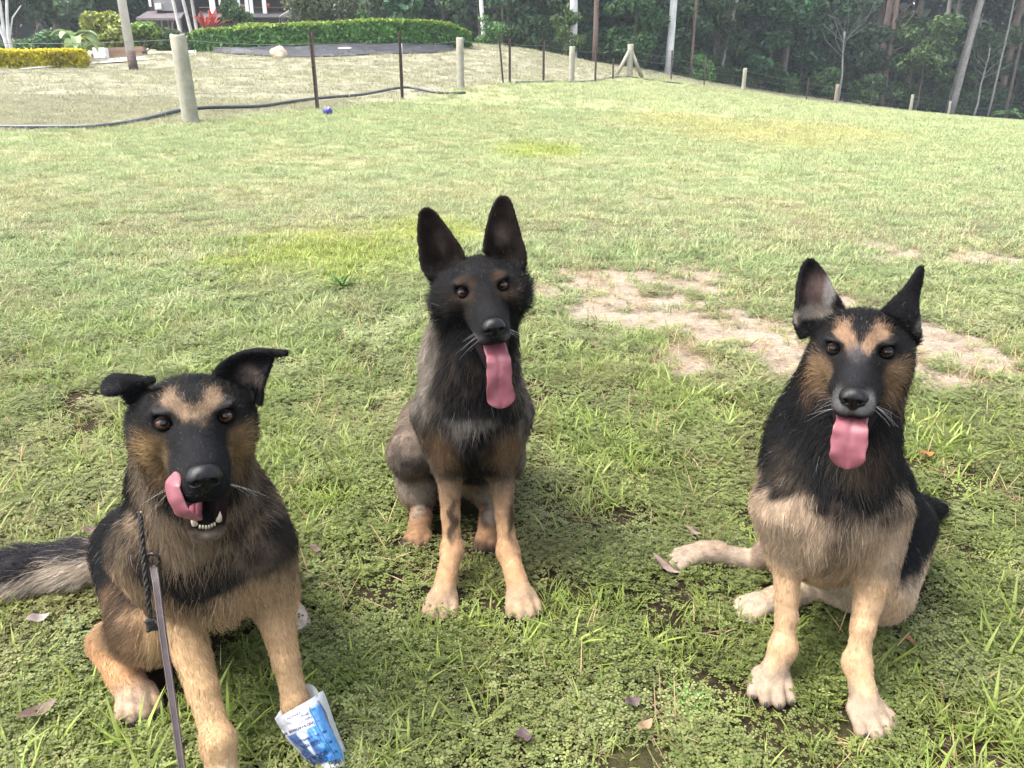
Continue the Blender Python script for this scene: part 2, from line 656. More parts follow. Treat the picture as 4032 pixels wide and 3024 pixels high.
# ------------------------------------------------------------------ foliage
_t = NT('leaves')
_ag = _t.n('Attribute', attribute_name='col')
_oi = _t.n('ObjectInfo')
_c = _t.mix(1.0, _ag.outputs['Color'], _oi.outputs['Color'], 'MULTIPLY')
_t.l(_c, _t.b.inputs['Base Color'])
_t.b.inputs['Roughness'].default_value = .55
_t.b.inputs['Specular IOR Level'].default_value = .3
_tr = _t.n('BsdfTranslucent')
_t.l(_c, _tr.inputs[0])
_mx = _t.n('MixShader')
_mx.inputs[0].default_value = .25
_t.l(_t.b.outputs[0], _mx.inputs[1])
_t.l(_tr.outputs[0], _mx.inputs[2])
_t.l(_mx.outputs[0], _t.t.nodes['Material Output'].inputs[0])
MAT_LEAF = _t.m


def leaf_mesh(name, pts, nor, size, cols, mat=None, aspect=1.7, jit=.8):
    """one two-triangle pointed leaf per point"""
    n = len(pts)
    r = rngB
    d = nrm(np.asarray(nor) + jit * r.normal(size=(n, 3)))
    t = nrm(np.cross(d, r.normal(size=(n, 3))))
    b = np.cross(d, t)
    s = (np.asarray(size) * (.6 + .8 * r.random(n)))[:, None]
    fold = d * s * .18
    v = np.stack([pts - t * s * aspect / 2, pts + b * s / 2 + fold, pts + t * s * aspect / 2, pts - b * s / 2 + fold], 1).reshape(-1, 3)
    i = np.arange(n)[:, None] * 4
    f = np.concatenate([i + A([[0, 1, 2]]), i + A([[0, 2, 3]])])
    me = mesh_np(name, v, f, mat or MAT_LEAF, False)
    set_col(me, np.repeat(np.clip(cols, 0, 1), 4, 0))
    return me


def crown_points(n, blobs):
    """points near the outside of a set of lumps: (cx,cy,cz,rx,ry,rz)"""
    bl_ = A(blobs, float)
    w = (bl_[:, 3] * bl_[:, 4] * bl_[:, 5]) ** (2 / 3)
    k = rngB.choice(len(bl_), n, p=w / w.sum())
    d = nrm(rngB.normal(size=(n, 3)))
    rr = 1 - .55 * rngB.random(n) ** 1.6
    return bl_[k, :3] + d * bl_[k, 3:] * rr[:, None], d


def crown(name, n, blobs, size, base, var=.35, aspect=1.7):
    p, d = crown_points(n, blobs)
    c = np.tile(A(base), (n, 1)) * np.exp(var * rngB.normal(size=n))[:, None]
    c = over(c, (rngB.random(n) < .12) * .6, A(base) * A([1.9, 1.7, 1.0]))
    return leaf_mesh(name, p, d + A([0, 0, .5]), size, c, aspect=aspect)


def lumps(n, R, H0, H1, rmin, rmax, flat=.7):
    out = []
    for i in range(n):
        a, q = rngB.random() * 6.283, R * math.sqrt(rngB.random())
        r = rmin + (rmax - rmin) * rngB.random()
        out.append((q * math.cos(a), q * math.sin(a), H0 + (H1 - H0) * rngB.random(), r, r, r * flat))
    return out


def limbs(h, r, n, spread_, mat, name='trunk', lean=0.0, fork=.5, bend=.1, r1=.45):
    b = MB()
    k = 9
    zs = np.linspace(-.3, h, k)
    ox, oy = np.cumsum(rngB.normal(size=k)) * bend * .3, np.cumsum(rngB.normal(size=k)) * bend * .3
    pts = np.stack([ox - ox[1] + lean * zs, oy - oy[1], zs], 1)
    b.tube(pts, r * np.linspace(1.1, r1, k), 9)
    for i in range(n):
        t = fork + (1 - fork) * rngB.random()
        j = t * (k - 1)
        p0 = pts[int(j)] + (pts[min(int(j) + 1, k - 1)] - pts[int(j)]) * (j - int(j))
        a = rngB.random() * 6.283
        L = spread_ * (.5 + .7 * rngB.random())
        d = A([math.cos(a), math.sin(a), .5 + .6 * rngB.random()])
        p1 = p0 + d * L * .5
        p2 = p1 + (d + A([0, 0, .2]) + .4 * rngB.normal(size=3)) * L * .5
        rr = r * (1 - t * .6) * .45
        b.tube([p0, p1, p2], [rr, rr * .7, rr * .2], 6)
    return b.mesh(name, mat, True)


MAT_BARK = simple('brown_bark', (.075, .06, .05), (.15, .12, .10), 8, rough=.9, bump=.5, bscale=30, bdist=.03)
MAT_BARKR = simple('reddish_bark', (.13, .085, .07), (.21, .15, .125), 8, rough=.9, bump=.5, bscale=30, bdist=.03)
MAT_WHITE = simple('pale_gum_bark', (.45, .45, .46), (.68, .67, .66), 3, rough=.7, bump=.2, bscale=14)
MAT_GREYB = simple('grey_bark', (.16, .15, .145), (.28, .265, .25), 6, rough=.85, bump=.4, bscale=25)


def tree(name, label, base, trunk_me, crown_me, group=None, rz=0.0, sc=1.0, tint=(1, 1, 1, 1), cat='tree'):
    root = empty(name, tuple(base), rz)
    root.scale = (sc, sc, sc)
    if trunk_me:
        link('trunk', trunk_me, root)
    if crown_me:
        o = link('crown', crown_me, root)
        o.color = tint
    tag(root, label, cat, group)
    return root


# ---- forest: kinds
TALL_T = [limbs(19, .24, 6, 3.5, m, fork=.55, bend=.18) for m in (MAT_BARK, MAT_GREYB, MAT_BARKR)]
TALL_C = [crown('crown', 1500, lumps(9, 2.8, 10.5, 19, 1.2, 2.2), .34, (.040, .062, .030)) for _ in range(2)]
UND_T = [limbs(5.0, .075, 9, 1.6, MAT_BARK, fork=.3, bend=.15) for _ in range(2)]
UND_C = [crown('crown', 2600, lumps(13, 1.9, 1.4, 6.2, .7, 1.25, .6), .21, (.042, .080, .034)) for _ in range(3)]
SHR_C = [crown('crown', 1300, lumps(9, 1.1, .4, 2.3, .45, .8, .7), .15, (.045, .088, .034)) for _ in range(3)]
SHR_T = limbs(1.6, .04, 6, .8, MAT_BARK, fork=.2)


def edge_y(x):
    """distance at which the forest begins for a picture column"""
    return float(np.interp(x, [380, 470, 520, 600, 660, 740, 800, 900, 1024, 1200], [58, 54, 51, 54, 56, 58, 60, 66, 70, 74]))


G_TALL, G_UND, G_SHR = 'tall forest trees behind the field', 'leafy understory trees of the forest', 'shrubs along the forest edge'
for i in range(34):
    px = 380 + 760 * rngB.random()
    D = edge_y(px) + 3 + 30 * rngB.random() ** 1.3
    k = rngB.integers(3)
    g = .75 + .5 * rngB.random()
    tree('forest_tree', 'tall straight forest tree with a bare lower trunk among the dark woods behind the field', at(px, D), TALL_T[k], TALL_C[rngB.integers(2)], G_TALL, rngB.random() * 6, .8 + .45 * rngB.random(), (g, g, g * (.8 + .4 * rngB.random()), 1))
for i in range(74):
    px = 385 + 720 * (i + rngB.random()) / 74
    D = edge_y(px) + 2.0 + [0, 7, 15][i % 3] + 5 * rngB.random()
    g = .65 + .6 * rngB.random()
    tree('understory_tree', 'bushy dark green tree filling the woods under the tall trunks', at(px, D), UND_T[i % 2], UND_C[i % 3], G_UND, rngB.random() * 6, .75 + .55 * rngB.random(), (g * (.8 + .3 * rngB.random()), g, g * (.7 + .7 * rngB.random()), 1))
for i in range(40):
    px = 470 + 570 * (i + rngB.random()) / 40
    D = edge_y(px) + .5 + 2.5 * rngB.random()
    g = .6 + .8 * rngB.random()
    tree('forest_shrub', 'low leafy shrub at the foot of the forest along the field edge', at(px, D), SHR_T, SHR_C[i % 3], G_SHR, rngB.random() * 6, .45 + .5 * rngB.random(), (g, g, g * .9, 1), 'shrub')
# the wood beyond, one mass
n = 34000
ang = np.linspace(0, 1, n)
px = 330 + 850 * rngB.random(n)
Dm = 96 + 22 * rngB.random(n)
bx = (px - 512) / FPX * (Dm * CT)
bz = ground_z(np.stack([bx, Dm], 1)) + 24 * rngB.random(n) ** .9
pw = np.stack([bx, Dm, bz], 1)
gg = np.exp(.4 * vnoise(pw, .22, 9) + .3 * rngB.normal(size=n))[:, None]
wm = leaf_mesh('far_wood', pw, np.tile(A([0, -1, .6]), (n, 1)), .95, A([[.028, .042, .026]]) * gg, jit=.7)
tag(link('far_wood', wm), 'dark mass of forest foliage far behind the trunks', 'forest', kind='stuff')

# ---- forest: trees one can point to
def hero(name, label, px, D, h, r, mat, lean=0.0, n=5, sp=2.0, crown_me=None, fork=.5, bend=.06, tint=(1, 1, 1, 1), r1=.6):
    return tree(name, label, at(px, D), limbs(h, r * .78, n, sp, mat, lean=lean, fork=fork, bend=bend, r1=r1), crown_me, None, 0, 1, tint)


hero('gum_tree', 'tall white-barked gum tree standing behind the fence post nearest the braced corner', 572.5, 50, 16, .30, MAT_WHITE, .0, 4, 3, TALL_C[0], .7)
hero('gum_tree', 'tall white-barked gum tree to the right of the braced corner post', 668, 53, 16, .29, MAT_WHITE, .012, 4, 3, TALL_C[1], .7)
hero('gum_tree', 'slim leaning white-barked gum tree just right of the clipped hedge', 484, 46, 13, .14, MAT_WHITE, -.05, 4, 2, TALL_C[0], .75)
hero('forest_tree', 'reddish straight trunk between the two white-barked gum trees', 594.5, 51, 15, .19, MAT_BARKR, 0, 6, 2.2, TALL_C[1], .3)
hero('forest_tree', 'slim brown trunk just right of the second white-barked gum tree', 690, 57, 14, .13, MAT_BARKR, .005, 5, 1.8, TALL_C[0], .3)
hero('forest_tree', 'thin pale trunk leaning to the right over the middle of the forest edge', 718, 59, 13, .13, MAT_GREYB, .16, 4, 1.4, TALL_C[1], .5)
hero('forest_tree', 'brown trunk rising from the shrubs right of the middle of the forest edge', 881, 66, 15, .24, MAT_BARKR, -.01, 6, 2.5, TALL_C[0], .25)
hero('forest_tree', 'thick dark trunk standing behind the leafy tree at the right', 903, 69, 15, .34, MAT_BARK, 0, 6, 2.5, TALL_C[1], .4)
hero('forest_tree', 'thick leaning grey trunk at the forest edge near the right of the picture', 950, 67, 16, .36, MAT_GREYB, .085, 4, 2.5, TALL_C[0], .6)
hero('forest_tree', 'slender grey trunk close beside the thick leaning trunk', 946, 68, 15, .20, MAT_GREYB, .10, 3, 2, None, .6)
hero('forest_tree', 'thin dead tree with pale forked branches right of the thick leaning trunk', 974, 67, 5.2, .10, MAT_GREYB, .02, 9, 2.6, None, .55, .1)
hero('forest_tree', 'thin straight grey sapling trunk near the right edge', 988, 68, 14, .10, MAT_GREYB, .01, 4, 1.6, None, .4)
hero('forest_tree', 'slim dark trunk at the far right of the forest', 1004, 70, 15, .16, MAT_BARK, .01, 4, 1.6, TALL_C[1], .4)
hero('dead_tree', 'bare dead tree with pale spreading branches over the shrubs on the right', 838, 63, 5.0, .12, MAT_GREYB, -.03, 12, 4.2, None, .62, .1)
tree('understory_tree', 'broad bright green leafy tree in front of the dark trunks on the right', at(915, 65), UND_T[0], UND_C[0], None, .4, 1.02, (1.5, 1.35, 1.0, 1))
tree('understory_tree', 'rounded light green tree left of the second white-barked gum', at(632, 53), UND_T[1], UND_C[1], None, 2.0, .82, (1.15, 1.35, 1.1, 1))
tree('understory_tree', 'dense blue-green tree in the middle of the forest edge', at(765, 61), UND_T[0], UND_C[2], None, 1.0, 1.1, (.85, 1.15, 1.15, 1))
tree('understory_tree', 'tuft of bright leaves growing against the first white-barked gum', at(566, 49.2), UND_T[1], UND_C[2], None, 4.0, .42, (1.7, 1.5, 1.0, 1))
tree('forest_shrub', 'small bright green bush at the forest edge right of the braced corner post', at(705, 51), SHR_T, SHR_C[0], None, 0, .62, (1.3, 1.5, 1.1, 1), 'shrub')
tree('forest_shrub', 'round green bush at the right end of the clipped hedge', at(492, 44), SHR_T, SHR_C[1], None, 0, .62, (1.5, 1.7, 1.2, 1), 'shrub')


def frond_plant(name, label, base, n, L, width, colr, cat='plant', droop=1.1, up=1.2, stem=None, leaflets=14, group=None, sc=1.0):
    """palm, fern, banana or cordyline: arching fronds, each its own mesh"""
    root = empty(name, tuple(base))
    root.scale = (sc,) * 3
    h0 = 0.0
    if stem:
        b = MB()
        k = 7
        zs = np.linspace(-.2, stem[0], k)
        b.tube(np.stack([stem[2] * zs, 0 * zs, zs], 1), np.linspace(stem[1], stem[1] * .8, k), 10)
        b.build('stem', stem[3], root, True)
        h0 = stem[0]
    for i in range(n):
        a = 2.4 * i + .5 * rngB.random()
        u = up * (.55 + .75 * rngB.random())
        LL = L * (.75 + .5 * rngB.random())
        p = A([stem[2] * h0 if stem else 0, 0, h0], float)
        e = u
        rib = [p.copy()]
        for k in range(8):
            e -= droop / 8 * (1 + .4 * rngB.random())
            p = p + A([math.cos(a) * math.cos(e), math.sin(a) * math.cos(e), math.sin(e)]) * LL / 8
            rib.append(p.copy())
        rib = A(rib)
        sd_ = A([-math.sin(a), math.cos(a), 0])
        v, f, c = [], [], []
        cc = A(colr) * (.7 + .6 * rngB.random())
        if leaflets:
            for k in range(leaflets):
                t = .12 + .86 * k / leaflets
                j = t * 8
                q = rib[int(j)] + (rib[min(int(j) + 1, 8)] - rib[int(j)]) * (j - int(j))
                w = width * math.sin(math.pi * min(1, t * .9 + .12)) ** .7
                tg = nrm(rib[min(int(j) + 1, 8)] - rib[int(j)])
                for m in (-1, 1):
                    tip = q + sd_ * m * w + tg * w * .45 - A([0, 0, .25 * w])
                    n0 = len(v)
                    hw = LL / leaflets * .42
                    v += [q - tg * hw, q + tg * hw, tip]
                    f.append((n0, n0 + 1, n0 + 2))
                    c += [cc * (.85 + .3 * rngB.random())] * 3
        else:
            for k in range(9):
                t = k / 8
                w = width * math.sin(math.pi * min(1, t * .93 + .05)) ** .6
                v += [rib[k] - sd_ * w + A([0, 0, w * .35]), rib[k], rib[k] + sd_ * w + A([0, 0, w * .35])]
                c += [cc * .95, cc * 1.2, cc]
            for k in range(8):
                f += [(3 * k, 3 * k + 1, 3 * k + 4, 3 * k + 3), (3 * k + 1, 3 * k + 2, 3 * k + 5, 3 * k + 4)]
        me = bpy.data.meshes.new('frond')
        me.from_pydata([tuple(x) for x in v], [], f)
        me.materials.append(MAT_LEAF)
        set_col(me, np.clip(A(c), 0, 1))
        link('frond', me, root)
    tag(root, label, cat, group)
    return root


frond_plant('tree_fern', 'bright green fern at the far right of the forest edge', at(1006, 66), 14, 1.5, .38, (.085, .17, .05), 'fern', 1.3, .9, (.4, .12, 0, MAT_BARK))
frond_plant('tree_fern', 'small fern at the forest edge by the brown fence post', at(850, 60), 10, 1.1, .3, (.06, .12, .045), 'fern', 1.3, .8)

# ------------------------------------------------------------------ hedges, garden
def hedge(name, label, line, h, w, n, size, base, lit_topc, hump=None, parent=None):
    """clipped hedge: leaves over a box that follows a ground line"""
    line = A(line)
    seg = np.linalg.norm(np.diff(line[:, :2], axis=0), axis=1)
    cum = np.concatenate([[0], np.cumsum(seg)])
    s = rngB.random(n) * cum[-1]
    c = np.stack([np.interp(s, cum, line[:, k]) for k in range(3)], 1)
    tx = np.stack([np.interp(np.clip(s + .2, 0, cum[-1]), cum, line[:, k]) - np.interp(np.clip(s - .2, 0, cum[-1]), cum, line[:, k]) for k in range(2)], 1)
    tx = tx / (np.linalg.norm(tx, axis=1, keepdims=True) + 1e-9)
    nx_ = np.stack([-tx[:, 1], tx[:, 0]], 1)
    hh = h * (np.interp(s / cum[-1], [0, .04, .96, 1], [.88, 1, 1, .8]) if hump is None else np.interp(s / cum[-1], *hump))
    hh = hh * (1 + .03 * np.sin(s * 2.1))
    face = rngB.random(n)
    v = np.where(face < .42, -1, np.where(face < .58, 1, rngB.random(n) * 2 - 1))
    top = face >= .58
    zf = np.where(top, 1.0, rngB.random(n))
    dep = .12 * rngB.random(n) ** 1.5
    pos = np.concatenate([c[:, :2] + nx_ * (v * (w / 2 - np.where(top, 0, dep)))[:, None], (c[:, 2] + zf * hh - np.where(top, dep, 0))[:, None]], 1)
    pos = pos + rngB.normal(size=(n, 3)) * .022
    nor = np.concatenate([nx_ * np.where(top, 0, v)[:, None], np.where(top, 1.0, .15)[:, None]], 1)
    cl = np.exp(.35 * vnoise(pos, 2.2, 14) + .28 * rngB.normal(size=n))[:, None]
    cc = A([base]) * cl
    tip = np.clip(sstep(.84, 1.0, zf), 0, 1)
    cc = over(cc, tip * .75, A(lit_topc))  # sunlight from above painted into the colour of the top leaves
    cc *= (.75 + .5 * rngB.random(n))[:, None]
    root = empty(name, tuple(line[len(line) // 2]))
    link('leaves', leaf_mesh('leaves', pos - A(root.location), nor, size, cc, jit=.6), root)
    # woody core that keeps the light out
    b = MB()
    for i in range(len(line) - 1):
        p, q = line[i], line[i + 1]
        d = nrm(A([q[0] - p[0], q[1] - p[1], 0]))
        o_ = A([-d[1], d[0], 0]) * (w / 2 - .16)
        k0, k1 = [.82 if hump is None else float(np.interp(cum[j] / cum[-1], *hump)) * .86 for j in (i, i + 1)]
        vs_ = [p - o_, p + o_, q + o_, q - o_]
        tp_ = [p - o_ + A([0, 0, h * k0]), p + o_ + A([0, 0, h * k0]), q + o_ + A([0, 0, h * k1]), q - o_ + A([0, 0, h * k1])]
        b.add([x - A(root.location) for x in vs_ + tp_], [(0, 1, 2, 3), (4, 5, 6, 7), (0, 1, 5, 4), (1, 2, 6, 5), (2, 3, 7, 6), (3, 0, 4, 7)])
    b.build('branches', simple(name + '_twigs', (.018, .022, .012), rough=.95), root)
    tag(root, label, 'hedge')
    return root


def ln(*pts):
    return [on_land(*q) for q in pts]


hl = [at(x, d) + A([0, 0, dz]) for x, d, dz in ((203, 34.5, .0), (250, 34.2, .08), (300, 34.0, .16), (350, 34.2, .24), (400, 34.6, .26), (435, 35.6, .16), (459, 37.2, .0))]
hedge('clipped_hedge', 'long clipped green hedge with its top tinted sunlit yellow-green, above the plastic sheet', hl, .77, 1.3, 26000, .085, (.070, .165, .034), (.25, .34, .05), ([0, .03, .5, .75, .9, 1], [.92, 1, 1.06, 1.10, .98, .72]))
hl2 = [at(x, d) + A([0, 0, dz]) for x, d, dz in ((240, 37.5, 0), (300, 37.3, 0), (360, 37.4, 0), (405, 38, 0))]
hedge('clipped_hedge', 'lower clipped hedge just behind the long one, in front of the house', hl2, .92, 1.0, 9000, .085, (.075, .165, .036), (.24, .32, .05))
yl = [at(x, d) for x, d in ((-60, 23.5), (0, 24.5), (40, 26.2), (80, 28.0))]
hedge('flowering_hedge', 'low hedge of bright yellow leaves at the left edge', yl, .50, .8, 11000, .060, (.42, .36, .02), (.66, .55, .03))

# plastic sheet on the bank under the hedge
sheet_t = NT('weed_mat')
sheet_t.l(sheet_t.ramp(sheet_t.noise(2.2, 5), [(.3, (.012, .012, .017)), (.7, (.030, .030, .040))]), sheet_t.b.inputs['Base Color'])
sheet_t.b.inputs['Roughness'].default_value = .5
sheet_t.bump(sheet_t.noise(3.5, 5), .9, .12)
front = [hit(px, py) for px, py in ((196, 52.0), (230, 54.5), (270, 57.0), (300, 57.8), (340, 57.0), (370, 55.2), (400, 54.2), (430, 53.8), (452, 51.5))]
back = [hl[0], hl[1], hl[1] * .4 + hl[2] * .6, hl[2], hl[3] * .9 + hl[2] * .1, hl[3] * .5 + hl[4] * .5, hl[4], hl[5], hl[6]]
m = 8
sv, sf = [], []
for i in range(len(front)):
    for j in range(m + 1):
        t = j / m
        p = front[i] * (1 - t) + (back[i] + A([0, -.3, 0])) * t
        p = p + A([0, 0, .05 + .05 * math.sin(math.pi * t) + .06 * rngB.normal() * (0 < j < m)])
        sv.append(p)
for i in range(len(front) - 1):
    for j in range(m):
        sf.append((i * (m + 1) + j, (i + 1) * (m + 1) + j, (i + 1) * (m + 1) + j + 1, i * (m + 1) + j + 1))
me = mesh_np('plastic_sheet', sv, sf, sheet_t.m)
tag(link('plastic_sheet', me), 'dark plastic sheet spread over the bank below the long hedge', 'plastic sheet')
MAT_ROCK = simple('sandstone', (.42, .31, .22), (.60, .49, .38), 3, rough=.9, bump=.7, bscale=6, bdist=.08)


def rock(label, px, py, sx, sy, sz):
    p = hit(px, py)
    bm = bmesh.new()
    bmesh.ops.create_icosphere(bm, subdivisions=3, radius=1)
    co = A([v.co for v in bm.verts])
    k = 1 + .18 * vnoise(co + px, 1.4, 3) + .07 * vnoise(co + px, 3.5, 4)
    for v, kk in zip(bm.verts, k):
        v.co = Vector((v.co.x * sx * kk, v.co.y * sy * kk, (v.co.z * kk * .8 + .35) * sz))
    me = bpy.data.meshes.new('rock')
    bm.to_mesh(me)
    bm.free()
    me.materials.append(MAT_ROCK)
    o = link('rock', me)
    o.location = tuple(p)
    tag(o, label, 'rock')


rock('pointed sandstone boulder at the lower edge of the plastic sheet', 279, 57.3, .30, .25, .33)
rock('flat wide sandstone slab lying on the plastic sheet', 346, 54, .50, .3, .24)
b = MB()
q = hit(402, 55.5)
b.tube([q, q + A([0, 0, .42])], .02, 8)
tag(b.build('stake', simple('white_plastic', (.75, .75, .74), rough=.5), None, True), 'short white stake at the foot of the plastic sheet', 'stake')

# drive
dl, dr = [hit(x, y) for x, y in ((20, 70), (80, 65), (150, 60), (196, 55.5))], [hit(x, y) for x, y in ((20, 66.5), (80, 61.5), (150, 56), (196, 50.2))]
sv = [p + A([0, 0, .02]) for pr in zip(dl, dr) for p in pr]
b = MB()
b.add(sv, [(2 * i, 2 * i + 2, 2 * i + 3, 2 * i + 1) for i in range(3)])
tag(b.build('gravel_drive', simple('pale_gravel', (.40, .37, .34), (.55, .51, .47), 9, rough=.95, bump=.4)), kind='structure')

# garden plants
def bush(name, label, px, D, R, h, n, size, base, tint=(1, 1, 1, 1), lumps_n=10, cat='shrub', stem=True, z0=.35, aspect=1.7, trunk_h=None):
    r = .42 * R
    c = crown('crown', n, lumps(lumps_n, R * .62, z0 * h, h - r * .8, r * .7, r * 1.15, .8), size, base, aspect=aspect)
    return tree(name, label, at(px, D), limbs(trunk_h or h * .6, .05 + .02 * R, 7, R * .8, MAT_BARK, fork=.25) if stem else None, c, None, rngB.random() * 6, 1, tint, cat)


bush('citrus_tree', 'rounded tree with yellow-green leaves left of the power pole', 107, 33, 1.05, 1.75, 3000, .10, (.19, .22, .045), z0=.3)
bush('citrus_tree', 'rounded green tree with glossy leaves right of the power pole', 146, 33, .75, 1.25, 2400, .09, (.14, .22, .045), z0=.35)
bush('garden_shrub', 'dark green rounded shrub behind the yellow hedge at the left', 30, 34, 1.2, 1.1, 2200, .10, (.050, .11, .040), z0=.1)
bush('garden_shrub', 'dark green shrub between the white-barked tree and the banana plant', 60, 35, 1.1, 1.15, 2200, .10, (.060, .125, .042), z0=.1)
bush('garden_shrub', 'low green shrub at the left edge behind the yellow hedge', 5, 33, .8, .8, 1500, .09, (.050, .10, .034), z0=.1)
bush('garden_shrub', 'leafy green shrub at the end of the drive, left of the clipped hedge', 168, 38, 1.0, 1.0, 2000, .09, (.060, .105, .034), z0=.1)
bush('garden_shrub', 'green shrub tucked against the left end of the clipped hedge', 192, 37, .7, .8, 1500, .08, (.07, .13, .035), z0=.1)
bush('garden_shrub', 'round green shrub in front of the verandah', 238, 41, .85, 2.35, 2600, .09, (.055, .11, .034), z0=.5)
bush('garden_tree', 'grey-green feathery tree right of the verandah', 322, 43, 2.0, 3.6, 4200, .12, (.095, .115, .065), z0=.3)
bush('garden_tree', 'weeping light green tree behind the hedge', 370, 43, 1.0, 3.6, 3200, .12, (.075, .145, .055), z0=.25, aspect=3.2)
bush('garden_tree', 'dense tree with big glossy dark leaves behind the right end of the hedge', 405, 42, 1.25, 3.6, 1900, .22, (.035, .095, .045), z0=.3, aspect=1.4)
for px, D, s in ((-20, 48, 1.1), (20, 52, 1.3), (70, 50, 1.2), (110, 54, 1.3), (45, 58, 1.5), (135, 60, 1.4), (185, 60, 1.3), (300, 62, 1.4), (350, 60, 1.5), (405, 62, 1.4), (-60, 55, 1.4), (90, 62, 1.5)):
    g = .55 + .4 * rngB.random()
    tree('garden_tree', 'dark leafy tree standing behind the garden and the house', at(px, D), UND_T[0], UND_C[rngB.integers(3)], 'dark trees behind the garden', rngB.random() * 6, s, (g, g, g, 1))
for px, D in ((10, 66), (60, 68), (110, 70), (160, 72), (240, 74), (310, 72), (370, 70)):
    tree('forest_tree', 'tall straight forest tree with a dark trunk behind the garden and the house', at(px, D), TALL_T[rngB.integers(3)], TALL_C[rngB.integers(2)], 'tall trees behind the house', rngB.random() * 6, 1.1, (.8, .8, .8, 1))
n = 9000
px = -260 + 620 * rngB.random(n)
Dm = 78 + 14 * rngB.random(n)
bx = (px - 512) / FPX * (Dm * CT)
pw = np.stack([bx, Dm, ground_z(np.stack([bx, Dm], 1)) + 16 * rngB.random(n)], 1)
wm = leaf_mesh('far_wood', pw, np.tile(A([0, -1, .6]), (n, 1)), .95, A([[.028, .042, .026]]) * np.exp(.4 * rngB.normal(size=n))[:, None], jit=.7)
tag(link('far_wood', wm), 'dark mass of forest foliage behind the house', 'forest', kind='stuff')

# white-barked tree at the left edge: several pale stems
b = MB()
base = at(12.5, 31)
for pts_, r0 in ((((0, 0, -.2), (-.10, 0, .8), (-.45, .1, 1.9), (-.9, .1, 3.6)), .085), (((0, 0, 0), (-.12, .05, .9), (-.05, .1, 2.0), (-.02, .1, 3.8)), .075), (((.06, 0, -.2), (.06, 0, .9), (.20, -.05, 1.6), (.62, -.1, 3.4)), .080), (((.08, 0, .8), (.35, 0, 1.5), (.75, 0, 1.9)), .035), (((-.2, 0, 1.2), (-.6, .1, 1.6), (-1.1, 0, 2.3)), .035)):
    b.tube(pts_, np.linspace(r0, r0 * .45, len(pts_)), 9)
tree('white_barked_tree', 'small tree with several white stems at the left edge behind the yellow hedge', base, b.mesh('trunk', MAT_WHITE, True), crown('crown', 900, lumps(7, 1.5, 2.2, 4.2, .5, .9, .5), .12, (.06, .10, .05)))
frond_plant('banana_plant', 'banana plant with big pale leaves at the end of the yellow hedge', at(79, 29.5), 9, 1.15, .16, (.20, .27, .12), 'banana plant', 1.9, 1.25, (.65, .09, 0, simple('banana_stem', (.20, .16, .09), (.30, .23, .13), 8)), 0)
frond_plant('banana_plant', 'small banana sucker at the foot of the big banana plant', at(84, 29.2), 5, .75, .12, (.17, .26, .09), 'banana plant', 1.5, 1.2, (.25, .06, 0, MAT_BARK), 0)
for px, t_ in ((207, 'left red-leaved cordyline in front of the verandah'), (216, 'right red-leaved cordyline in front of the verandah')):
    frond_plant('cordyline', t_, at(px, 39) + A([0, 0, .3]), 12, .85, .07, (.34, .055, .045), 'plant', .7, 1.35, (.45, .04, 0, MAT_BARK), 0)
for px, D, ln_, t_ in ((184, 40, -.10, 'slim pale palm trunk leaning left between the house wall and the verandah'), (195, 40.5, -.13, 'tall pale palm trunk in front of the left end of the verandah'), (199.5, 41.5, -.04, 'short pale palm trunk beside the tall one')):
    frond_plant('palm', t_, at(px, D), 9, 1.8, .5, (.10, .15, .06), 'palm', 1.5, .9, (4.6 if px != 199.5 else 2.8, .085, ln_, simple('palm_trunk', (.40, .38, .36), (.55, .53, .50), 6, rough=.8)), 16)

# garden edging: low brick wall of separate bricks
root = empty('low_brick_wall', tuple(at(120, 32)))
tag(root, 'low brown brick edging wall under the citrus trees', 'wall')
bme = MB()
bme.box((0, 0, 0), (.19, .10, .085))
brick_me = bme.mesh('brick', simple('brown_brick', (.16, .10, .075), (.27, .18, .13), 6, rough=.9))
for row in range(2):
    for i in range(10):
        px = 98 + 4.5 * i + (2.2 if row else 0)
        o = link('brick', brick_me)
        o.location = Vector(at(px, 32.0)) - Vector(root.location) + Vector((0, 0, .08 + .18 * row))
        o.parent = root
b = MB()
b.box(at(102, 31.6) + A([0, 0, .2]), (.22, .15, .18))
wb = b.build('white_box', simple('white_board', (.8, .8, .8), rough=.6))
tag(wb, 'small white box at the left end of the low brick wall', 'box')

# ------------------------------------------------------------------ house
HW_T = 50.0
hb = at(235, HW_T)
house = empty('house', tuple(hb))
tag(house, 'dark timber house with a white-posted verandah on the hill behind the hedge', 'house')
M_DARK = simple('dark_cladding_and_shade', (.030, .025, .026), (.05, .042, .042), 4, rough=.8)  # also colours the painted shade of the void under the house
M_GREY = simple('grey_cladding', (.15, .145, .155), (.21, .20, .21), 4, rough=.8)
M_AWN = simple('purple_roofing', (.085, .070, .075), (.12, .10, .105), 5, rough=.6)
M_WHT = simple('white_paint', (.72, .72, .72), rough=.5)
M_SHEET = simple('white_blind', (.82, .82, .82), rough=.8)
M_PINK = simple('pink_blind', (.62, .36, .32), rough=.8)
M_RAIL = simple('brown_rail', (.10, .065, .055), (.14, .09, .075), 6, rough=.7)
M_GLASS = simple('window_glass', (.55, .58, .62), rough=.15, spec=.6)
M_STUMP = simple('grey_stump', (.28, .27, .26), (.38, .36, .35), 5, rough=.8)


def hp(px, py, D=HW_T):
    return P(px, py, D)


